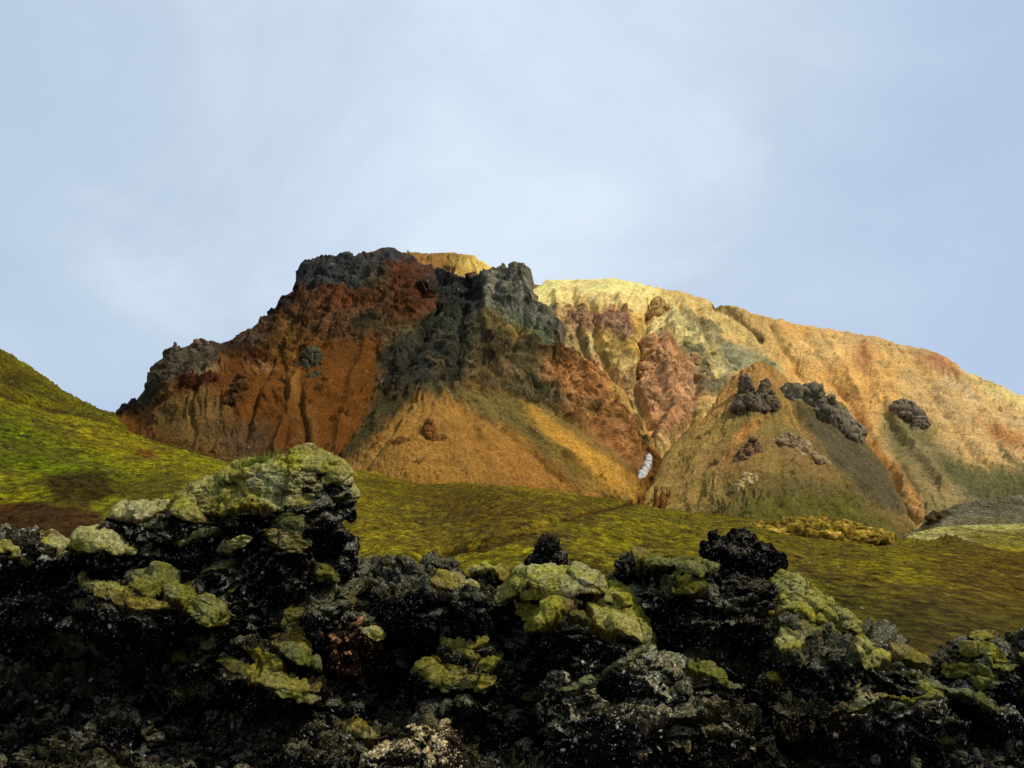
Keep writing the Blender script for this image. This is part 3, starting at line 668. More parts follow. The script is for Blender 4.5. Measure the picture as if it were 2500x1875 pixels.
# brown spur in front of it
D_S = (line([(1590, 1240, 470), (1650, 1130, 520), (1740, 1000, 560), (1850, 898, 590)], 4)
  + line([(1850, 898, 590), (1855, 960, 560), (1880, 1040, 522), (1870, 1140, 470), (1850, 1290, 410)], 4)
  + line([(1850, 898, 590), (1930, 945, 592), (2060, 1010, 590), (2110, 1100, 568), (2180, 1200, 535), (2210, 1280, 500)], 3)
  + [(1700, 1130, 505), (1750, 1080, 525), (1720, 1240, 450), (1980, 1010, 560), (2000, 1100, 515), (2060, 1200, 480), (2050, 1290, 440), (1980, 1180, 475), (2300, 1400, 440), (1500, 1400, 420)])
TOP_S = [(1540, 1290), (1575, 1240), (1600, 1195), (1640, 1120), (1700, 1040), (1760, 975), (1800, 930), (1850, 896), (1885, 912), (1930, 945), (1990, 962), (2050, 1000), (2085, 1065), (2120, 1110), (2150, 1160), (2180, 1215), (2205, 1270), (2240, 1330)]
BOT_S = [(1540, 1330), (2240, 1380)]
PAT_S = [
 ('p', [(1540, 1300), (1640, 1120), (1740, 1000), (1800, 1000), (1780, 1100), (1700, 1250)], (158, 126, 68), 18, 0.06),
 ('p', [(1700, 1050), (1760, 960), (1800, 920), (1852, 885), (1900, 920), (1920, 970), (1860, 960), (1790, 990), (1740, 1040)], (184, 132, 72), 18, 0.12),
 ('p', [(1790, 1000), (1850, 980), (1920, 1000), (2000, 1080), (1960, 1130), (1880, 1050), (1800, 1060)], (136, 112, 62), 14, 0.1),
 ('p', [(1870, 1025), (1850, 1045), (1800, 1130), (1770, 1180), (1780, 1120), (1810, 1050)], (190, 128, 64), 9, 0.05),
 ('l', ([(1905, 1000), (1960, 1060), (2020, 1110)], 9), (180, 134, 70), 10, 0.05, 0.8),
 ('p', [(1930, 1000), (2080, 1050), (2160, 1170), (2200, 1260), (2080, 1230), (2010, 1130)], (96, 84, 64), 13, 0.08),
 ('p', [(1820, 1190), (1950, 1170), (2100, 1220), (2200, 1290), (2240, 1380), (1700, 1340), (1760, 1240)], (108, 92, 52), 20, 0.05),
 ('p', [(1830, 1230), (1950, 1220), (2080, 1240), (2150, 1300), (1900, 1340), (1780, 1290)], (96, 92, 34), 16, 0.05, 0.8),
 ('e', (1800, 1150, 60, 40), (150, 112, 64), 22, 0.06, 0.8),
 ('l', ([(1880, 1080), (1930, 1130), (2000, 1170)], 18), (142, 106, 68), 14, 0.2, 0.7),
 ('l', ([(1890, 1240), (1930, 1265)], 7), (82, 62, 30), 7, 0.1, 0.8),
]
FAN_S = [(1850, 820, 420, 30), (1500, 1400, 200, 40)]
build_mountain('scree_spur', 'brown and olive scree spur rising to an orange tip in front of the yellow mountain', TOP_S, BOT_S, D_S,
  (140, 114, 62), 0.06, PAT_S, FAN_S, 2.0, 190, [(5, -3), (20, -14), (60, -50)], 1.0, amp=5.0, rill=1.2, rgb=(0.98, 0.96, 0.72), lines=LIN_S)

# plateau behind the cliff cap, and a far brown ridge in the gap
build_mountain('rear_plateau', 'flat-topped yellow and orange plateau behind the dark cliff cap',
  [(860, 640), (962, 628), (1000, 626), (1080, 626), (1120, 630), (1150, 634), (1172, 648), (1200, 668), (1230, 690), (1300, 730)],
  [(860, 780), (1300, 800)], [(860, 640, 780), (1080, 626, 800), (1150, 634, 780), (1300, 730, 720), (860, 780, 700), (1100, 780, 690), (1300, 800, 680)],
  (196, 150, 82), 0.2, [('p', [(940, 600), (1090, 600), (1100, 680), (1000, 680)], (160, 112, 62), 14, 0.3), ('p', [(1130, 640), (1160, 630), (1220, 690), (1150, 690)], (232, 188, 100), 8, 0.2),
   ('e', (1100, 662, 16, 10), (92, 70, 46), 6, 0.8), ('l', ([(1010, 628), (1130, 630)], 4), (136, 104, 62), 4, 0.1)],
  [(1080, 500, 300, 40)], 2.2, 60, [(30, -1), (120, -10), (300, -100)], 1.0, amp=4)
build_mountain('far_ridge', 'thin brown ridge crest showing in the gap right of the grey cliff',
  [(1180, 730), (1260, 712), (1290, 704), (1320, 706), (1360, 716), (1420, 740)], [(1180, 760), (1420, 770)],
  [(1180, 730, 900), (1290, 704, 920), (1420, 740, 900), (1180, 760, 860), (1420, 770, 860)], (150, 120, 78), 0.1, [], [(1300, 500, 300, 40)], 4, 12, [(60, -10), (200, -80)], 0.8, amp=2)
print('mountains', round(time.time() - T0, 1))

# ------------------------------------------------------------------ green slopes
def hill_disp(amp=1.0, grooves=()):
    def f(p, n, u, v, rock):
        y = np.clip(p[:, 1], 20, 400)
        s = amp * (y / 150.0) ** 0.7
        q = p * np.array([1, 0.55, 1.0])
        d = s * (0.9 * fbm(q / (11.0), 3, 41) + 0.62 * fbm(q / 2.2, 4, 43, 0.7) + 0.22 * noise(q / 0.7, 47))
        for path, w, dep in grooves: d = d - dep * np.exp(-(path_d(u, v, path) / w) ** 2)
        d = d + rock * s * 1.6 * fbm(p / 2.5, 4, 49, 0.65, ridged=True)
        return p + n * d[:, None]
    return f
def build_hill(name, label, top, bot, depth, base, patches, du, nrow, back, gain, grooves=(), amp=1.0, wamp=22, mat=None, rgb=(1.20, 1.14, 0.29), **kw):
    pf = painter(base, 0.0, patches, wamp=wamp, wfreq=0.06, **kw)
    verts, faces, col, rock, n, u, v = sheet(name, top, bot, depth, du, nrow, pf, back, GR, hill_disp(amp, grooves))
    q = verts * np.array([1.0, 0.34, 1.3]) * (120.0 / np.clip(verts[:, 1:2], 25, 260)) ** 0.35
    mott = fbm(q / 14.0, 4, 88, 0.62); m2 = fbm(q / 3.2, 5, 99, 0.78)
    dk = sm(0.12, 0.42, fbm(q / 2.6, 4, 101, 0.75)); col = col * gain * (np.clip(1 + 0.7 * mott + 1.3 * m2, 0.2, 2.4) * (1 - 0.75 * dk))[:, None] * np.array(rgb)  # shaded undersides of the tussocks are painted in as dark marks
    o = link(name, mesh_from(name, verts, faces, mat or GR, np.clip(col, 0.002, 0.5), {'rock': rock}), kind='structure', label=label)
    return o, verts, n, u, v

SCAR_L = [(-200, 930), (0, 958), (90, 985), (200, 1008), (300, 1035), (370, 1065), (440, 1085), (560, 1118)]
hill_left = build_hill('green_hillside', 'bright green hillside sloping down from the left with a dark trail across it',
  [(-1500, 520), (-700, 590), (-300, 700), (-100, 795), (0, 850), (30, 866), (60, 886), (110, 920), (160, 958), (230, 992), (290, 1018), (330, 1048), (400, 1070), (470, 1090), (540, 1112), (600, 1128), (700, 1150), (780, 1175)],
  [(-1500, 1460), (780, 1500)],
  [(-1500, 520, 240), (-1500, 1100, 120), (-1500, 1460, 32), (-700, 590, 235), (-300, 700, 230), (0, 850, 245), (290, 1018, 265), (560, 1120, 285), (900, 1165, 290), (1100, 1210, 290), (-300, 1100, 120), (0, 1100, 135), (300, 1150, 150), (600, 1200, 170), (0, 1280, 80), (250, 1300, 70), (600, 1350, 60), (-300, 1460, 32), (300, 1460, 34), (1100, 1500, 36), (900, 1300, 110)],
  (112, 112, 20), [
   ('p', [(-300, 1000), (0, 1000), (200, 1090), (300, 1160), (200, 1180), (0, 1140), (-300, 1120)], (84, 96, 16), 30, 0, 0.9),
   ('p', [(0, 850), (120, 930), (250, 1000), (350, 1060), (200, 1010), (0, 940), (-300, 900), (-300, 780)], (82, 78, 18), 14, 0, 0.7),
   ('e', (40, 925, 50, 12), (52, 44, 18), 14, 0.4, 0.8),
   ('p', [(120, 1010), (300, 1060), (420, 1100), (340, 1110), (200, 1080)], (126, 114, 30), 26, 0, 0.8),
   ('L', (SCAR_L, 5), (40, 26, 10), 5, 0.1, 0.85),
   ('e', (332, 1050, 22, 10), (150, 128, 60), 9, 0, 0.8),
   ('e', (362, 1107, 34, 7), (96, 40, 18), 8, 0.1, 0.9),
   ('p', [(100, 1160), (240, 1150), (300, 1190), (220, 1250), (140, 1230)], (48, 36, 14), 18, 0.5, 0.9),
   ('p', [(-300, 1200), (0, 1215), (120, 1225), (250, 1260), (300, 1310), (240, 1350), (0, 1400), (-300, 1400)], (52, 22, 8), 20, 0.3, 0.95),
   ('e', (232, 1246, 10, 7), (125, 125, 26), 5, 0, 0.9),
   ('p', [(260, 1180), (420, 1150), (480, 1180), (400, 1230), (300, 1240)], (86, 84, 18), 16, 0.1, 0.8),
  ], 2.4, 270, [(4, -0.6), (14, -3), (40, -12), (80, -30)], 0.95, grooves=[(SCAR_L, 8, 1.4)], amp=1.0, seed=60)

SCAR_M = [(840, 1385), (950, 1368), (1100, 1342), (1200, 1320), (1330, 1278), (1400, 1258), (1480, 1238), (1560, 1224)]
SCAR_2 = [(1000, 1375), (1120, 1346), (1200, 1335), (1260, 1310)]
hill_mid = build_hill('moorland', 'olive mossy moorland rising gently between the lava and the mountain',
  [(300, 1180), (600, 1160), (760, 1150), (840, 1148), (950, 1155), (1050, 1164), (1130, 1176), (1200, 1186), (1290, 1192), (1400, 1204), (1500, 1218), (1600, 1238), (1700, 1252), (1850, 1264), (2000, 1290), (2160, 1314), (2230, 1320), (2320, 1318), (2400, 1326), (2500, 1334), (2800, 1350), (4200, 1352)],
  [(300, 1560), (1400, 1560), (1900, 1640), (2300, 1720), (2800, 1760), (4200, 1770)],
  [(4200, 1352, 185), (4200, 1770, 20), (3400, 1460, 60), (4200, 1500, 48), (300, 1180, 250), (840, 1148, 250), (1200, 1186, 240), (1560, 1228, 230), (1850, 1264, 215), (2160, 1314, 200), (2500, 1334, 190), (2800, 1350, 185),
   (840, 1380, 82), (1100, 1340, 100), (1560, 1340, 90), (2000, 1400, 70), (2500, 1450, 62), (840, 1450, 46), (1200, 1470, 44), (1700, 1470, 44), (2100, 1600, 27), (2500, 1600, 28), (300, 1560, 30), (1400, 1560, 30), (2300, 1720, 20), (2800, 1760, 20)],
  (104, 96, 22), [
   ('l', ([(820, 1148), (1000, 1160), (1130, 1178), (1400, 1204)], 8), (150, 130, 70), 9, 0.3, 0.7),
   ('p', [(1000, 1190), (1250, 1200), (1500, 1230), (1500, 1260), (1350, 1290), (1150, 1340), (1000, 1300)], (92, 72, 26), 36, 0.1, 0.75),
   ('p', [(840, 1220), (1000, 1230), (1200, 1300), (1100, 1340), (840, 1380)], (116, 106, 40), 34, 0, 0.7),
   ('p', [(840, 1390), (1100, 1355), (1300, 1330), (1320, 1370), (1150, 1400), (940, 1480), (820, 1480)], (118, 114, 14), 24, 0, 0.85),
   ('p', [(1300, 1270), (1560, 1240), (1800, 1290), (1900, 1380), (1800, 1420), (1500, 1380)], (114, 108, 20), 36, 0, 0.7),
   ('L', (SCAR_M, 4), (44, 26, 8), 4, 0.2, 0.85),
   ('p', SCAR_M[:5] + [(1260, 1325), (1050, 1362)], (66, 46, 16), 8, 0.1, 0.7),
   ('L', (SCAR_2, 3), (50, 32, 10), 5, 0.1, 0.8),
   ('p', [(1850, 1330), (2300, 1330), (2450, 1400), (2300, 1460), (1950, 1450)], (100, 92, 14), 34, 0, 0.75),
   ('p', [(2250, 1345), (2500, 1350), (2800, 1400), (2800, 1500), (2400, 1480), (2300, 1420)], (90, 72, 20), 30, 0.1, 0.8),
   ('p', [(2020, 1450), (2300, 1470), (2560, 1490), (2800, 1540), (2800, 1760), (2100, 1700), (2040, 1560)], (66, 62, 14), 34, 0.1, 0.9),
   ('e', (2190, 1545, 50, 22), (34, 48, 14), 18, 0, 0.8),
   ('p', [(2180, 1590), (2330, 1580), (2360, 1640), (2200, 1640)], (58, 36, 12), 14, 0.2, 0.8),
   ('p', [(2370, 1318), (2500, 1330), (2800, 1345), (2800, 1370), (2450, 1345)], (160, 150, 62), 8, 0, 0.85),
   ('e', (2330, 1322, 30, 8), (96, 78, 40), 5, 0.8, 0.9),
   ('l', ([(2430, 1390), (2460, 1410)], 3), (140, 120, 70), 4, 0.4, 0.9),
  ], 2.4, 330, [(4, -0.5), (14, -2.5), (40, -10), (70, -20)], 0.92, grooves=[(SCAR_M, 7, 0.9), (SCAR_2, 5, 0.5)], amp=0.85, seed=64)

build_hill('pale_hummock', 'smooth pale green hummock at the right edge beyond the moorland',
  [(2160, 1330), (2200, 1318), (2235, 1300), (2290, 1287), (2340, 1282), (2400, 1281), (2500, 1277), (2700, 1270), (2900, 1290), (3150, 1350)], [(2160, 1345), (3150, 1375)],
  [(2160, 1330, 290), (2290, 1287, 330), (2500, 1277, 340), (2900, 1290, 340), (2160, 1345, 270), (2900, 1370, 260)],
  (158, 150, 120), [('p', [(2330, 1300), (2500, 1295), (2900, 1310), (2900, 1345), (2400, 1335)], (112, 104, 40), 10, 0, 0.9), ('l', ([(2220, 1306), (2290, 1291), (2400, 1288), (2500, 1290)], 6), (174, 168, 112), 7, 0, 0.9)],
  3, 60, [(6, -0.5), (20, -3), (50, -12)], 0.95, amp=0.16, wamp=6, rgb=(1.15, 1.15, 0.6))
build_hill('grey_hummock', 'dark grey-green gravel hummock behind the pale one at the right edge',
  [(2190, 1320), (2225, 1300), (2262, 1272), (2290, 1252), (2330, 1232), (2400, 1218), (2500, 1208), (2700, 1190), (2900, 1200), (3300, 1290), (3600, 1345)], [(2190, 1345), (3600, 1360)],
  [(2190, 1320, 350), (2330, 1232, 400), (2500, 1208, 420), (2900, 1200, 430), (2190, 1345, 330), (2900, 1350, 340)],
  (122, 116, 128), [('p', [(2230, 1310), (2270, 1268), (2300, 1245), (2330, 1250), (2280, 1290)], (62, 50, 34), 6, 0.9, 0.9), ('e', (2420, 1270, 70, 10), (122, 112, 84), 10, 0, 0.7), ('e', (2430, 1235, 60, 14), (84, 84, 74), 14, 0, 0.8)],
  3, 60, [(8, -0.5), (30, -6), (60, -20)], 0.9, amp=0.4, wamp=6, rgb=(1.0, 1.02, 0.5))
print('hills', round(time.time() - T0, 1))

print('hills', round(time.time() - T0, 1))
# the wide valley floor everything stands on
gx = np.linspace(-6000, 6000, 61); gy = np.linspace(-6000, 6000, 61)
gg = np.stack(np.meshgrid(gx, gy), -1).reshape(-1, 2)
gv = np.concatenate([gg, np.full((len(gg), 1), -14.0)], 1)
gv[:, 2] += 6 * noise(gv / 900.0, 5)
link('ground', mesh_from('ground', gv, grid_faces(61, 61), GR, np.repeat(np.array([[0.09, 0.075, 0.02]]), len(gv), 0), {'rock': np.zeros(len(gv))}), kind='structure', label='wide brown-green valley floor under the hills')

# ------------------------------------------------------------------ lumps of rock made of merged swellings, remeshed
_ico = {}
def ico(sub):
    if sub not in _ico:
        bm = bmesh.new(); bmesh.ops.create_icosphere(bm, subdivisions=sub, radius=1)
        bm.verts.ensure_lookup_table()
        _ico[sub] = (np.array([v.co[:] for v in bm.verts]), np.array([[v.index for v in f.verts] for f in bm.faces])); bm.free()
    return _ico[sub]
def remesh(verts, faces, voxel):
    me = mesh_from('tmp', verts, faces, [])
    o = bpy.data.objects.new('tmp', me); C.objects.link(o)
    md = o.modifiers.new('r', 'REMESH'); md.mode = 'VOXEL'; md.voxel_size = voxel
    dg = bpy.context.evaluated_depsgraph_get(); dg.update()
    em = o.evaluated_get(dg).to_mesh()
    V = np.empty(len(em.vertices) * 3, np.float32); em.vertices.foreach_get('co', V)
    Fc = np.empty(len(em.polygons) * 4, np.int32); em.polygons.foreach_get('vertices', Fc)
    o.evaluated_get(dg).to_mesh_clear()
    bpy.data.objects.remove(o); bpy.data.meshes.remove(me)
    return V.reshape(-1, 3).astype(float), Fc.reshape(-1, 4)
def swell(blobs, lump=0.22, seed=0, boxy=0.0):
    """blobs: (u, v, Y, half width px, half height px, half depth m[, roll deg])"""
    VV = []; FF = []; off = 0
    for k, b in enumerate(blobs):
        u, v, Y, hw, hh, hd = b[:6]; roll = R(b[6]) if len(b) > 6 else 0
        iv, fc = ico(4)
        d = iv.copy()
        if boxy: d = np.sign(d) * np.abs(d) ** (1 - boxy); d /= np.abs(d).max()
        r = 1 + lump * fbm(iv * 1.3 + seed * 3.1 + k * 9.7, 3, seed)
        sx, sz = hw / F * Y, hh / F * Y
        q = d * r[:, None] * np.array([sx, hd, sz])
        c, s = math.cos(roll), math.sin(roll)
        q = np.stack([q[:, 0] * c + q[:, 2] * s, q[:, 1], -q[:, 0] * s + q[:, 2] * c], -1)
        VV.append(q + P(u, v, Y)); FF.append(fc + off); off += len(iv)
    return np.concatenate(VV), np.concatenate(FF)

# ---- crags standing on the mountain
def chunks(blobs, seed):
    """jointed blocks leaning together; blobs as for swell"""
    rng = np.random.default_rng(seed); VV = []; FF = []; off = 0
    c8 = np.array([[x, y, z] for z in (-1, 1) for y in (-1, 1) for x in (-1, 1)], float)
    q6 = np.array([[0, 2, 3, 1], [4, 5, 7, 6], [0, 1, 5, 4], [2, 6, 7, 3], [0, 4, 6, 2], [1, 3, 7, 5]])
    for b in blobs:
        u, v, Y, hw, hh, hd = b[:6]; roll = R(b[6]) if len(b) > 6 else 0
        ax = np.array([hw / F * Y, hd, hh / F * Y]); c0 = P(u, v, Y); cr, sr = math.cos(roll), math.sin(roll)
        for k in range(16):
            d = rng.normal(size=3); d /= np.linalg.norm(d); pos = d * rng.uniform(0.1, 0.72)
            if k == 0: pos = np.zeros(3)
            sz = np.array([rng.uniform(0.28, 0.52), rng.uniform(0.35, 0.62), rng.uniform(0.34, 0.62)]) * (1.25 if k == 0 else 1)
            q = c8 * (1 + 0.22 * rng.uniform(-1, 1, (8, 3)))
            q[4:, :2] *= rng.uniform(0.35, 0.85); q = q * sz
            a, t = rng.uniform(0, 3.14), rng.normal(0, 0.20)
            q = np.stack([q[:, 0] * math.cos(t) + q[:, 2] * math.sin(t), q[:, 1], -q[:, 0] * math.sin(t) + q[:, 2] * math.cos(t)], -1)
            q = (q + pos) * ax
            a *= 0.25; q = np.stack([q[:, 0] * math.cos(a) - q[:, 1] * math.sin(a), q[:, 0] * math.sin(a) + q[:, 1] * math.cos(a), q[:, 2]], -1)
            q = np.stack([q[:, 0] * cr + q[:, 2] * sr, q[:, 1], -q[:, 0] * sr + q[:, 2] * cr], -1)
            VV.append(q + c0); FF.append(q6 + off); off += 8
    return np.concatenate(VV), np.concatenate(FF)
def crag(label, blobs, colour, amp=0.2, voxel=None, group='crags on the mountainside', name='crag', seed=0, cat='rock outcrop', boxy=0.3):
    v, f = chunks(blobs, seed)
    size = (v.max(0) - v.min(0)); S = float(np.median(size))
    v, f = remesh(v, f, voxel or max(0.33, S / 60))
    n = vnormals(v, f); q = v * np.array([1, 1, 0.6])
    d = S * (0.05 * blocks(q / (S * 0.26), seed) + 0.035 * blocks(q / (S * 0.11), seed + 1) + 0.045 * fbm(q / (S * 0.30), 5, seed, 0.68, ridged=True))
    hf = (v[:, 2] - v[:, 2].min()) / (v[:, 2].max() - v[:, 2].min())
    rib = fbm(v * np.array([1, 1, 0.22]) / (S * 0.20), 4, seed + 6, 0.6, ridged=True)
    v = v + n * (d + S * 0.04 * rib)[:, None]
    v[:, 2] += S * 0.06 * hf ** 1.5 * (noise(v * np.array([1, 1, 0.05]) / (S * 0.17), seed + 3) + 0.5 * noise(v * np.array([1, 1, 0.1]) / (S * 0.07), seed + 4))
    v[:, 0] += S * 0.025 * noise(v / (S * .10), seed + 5)
    base = lin(colour)[None] * np.array([1.0, 1.06, 1.0]) * np.clip(1 + 0.7 * fbm(v / (S * 0.25), 4, seed + 8, 0.65), 0.35, 1.8)[:, None] * np.array([1.85, 1.68, 1.32])
    o = v.mean(0); o[2] = v[:, 2].min()
    ob = None
    for used, fk in split_mesh(v, f):
        me = mesh_from(name if ob is None else 'rock', v[used] - o, fk, CR, base[used])
        if ob is None:
            ob = link(name, me, label=label, category=cat, group=group); ob.location = o
        else: link('rock', me, ob)
    return ob
G_, B_, RD, PU, DK = (92, 84, 72), (110, 84, 60), (150, 92, 64), (128, 88, 74), (52, 44, 38)
dl = rbf_fit(D_L); dr = rbf_fit(D_R); ds = rbf_fit(D_S)
def on(fit, u, v, w, h, d=None, roll=0, lift=0.0):
    Y = float(rbf_eval(fit, np.array([u]), np.array([v]))[0]) - lift
    dd = d if d else max(w, h) * 0.75 / F * Y
    return (u, v, Y + dd * (0.30 if fit is dr else (0.02 if fit is ds else 0.18)), w * (1.28 if fit is ds else 1.14), h * (1.25 if fit is ds else 1.12), dd, roll)
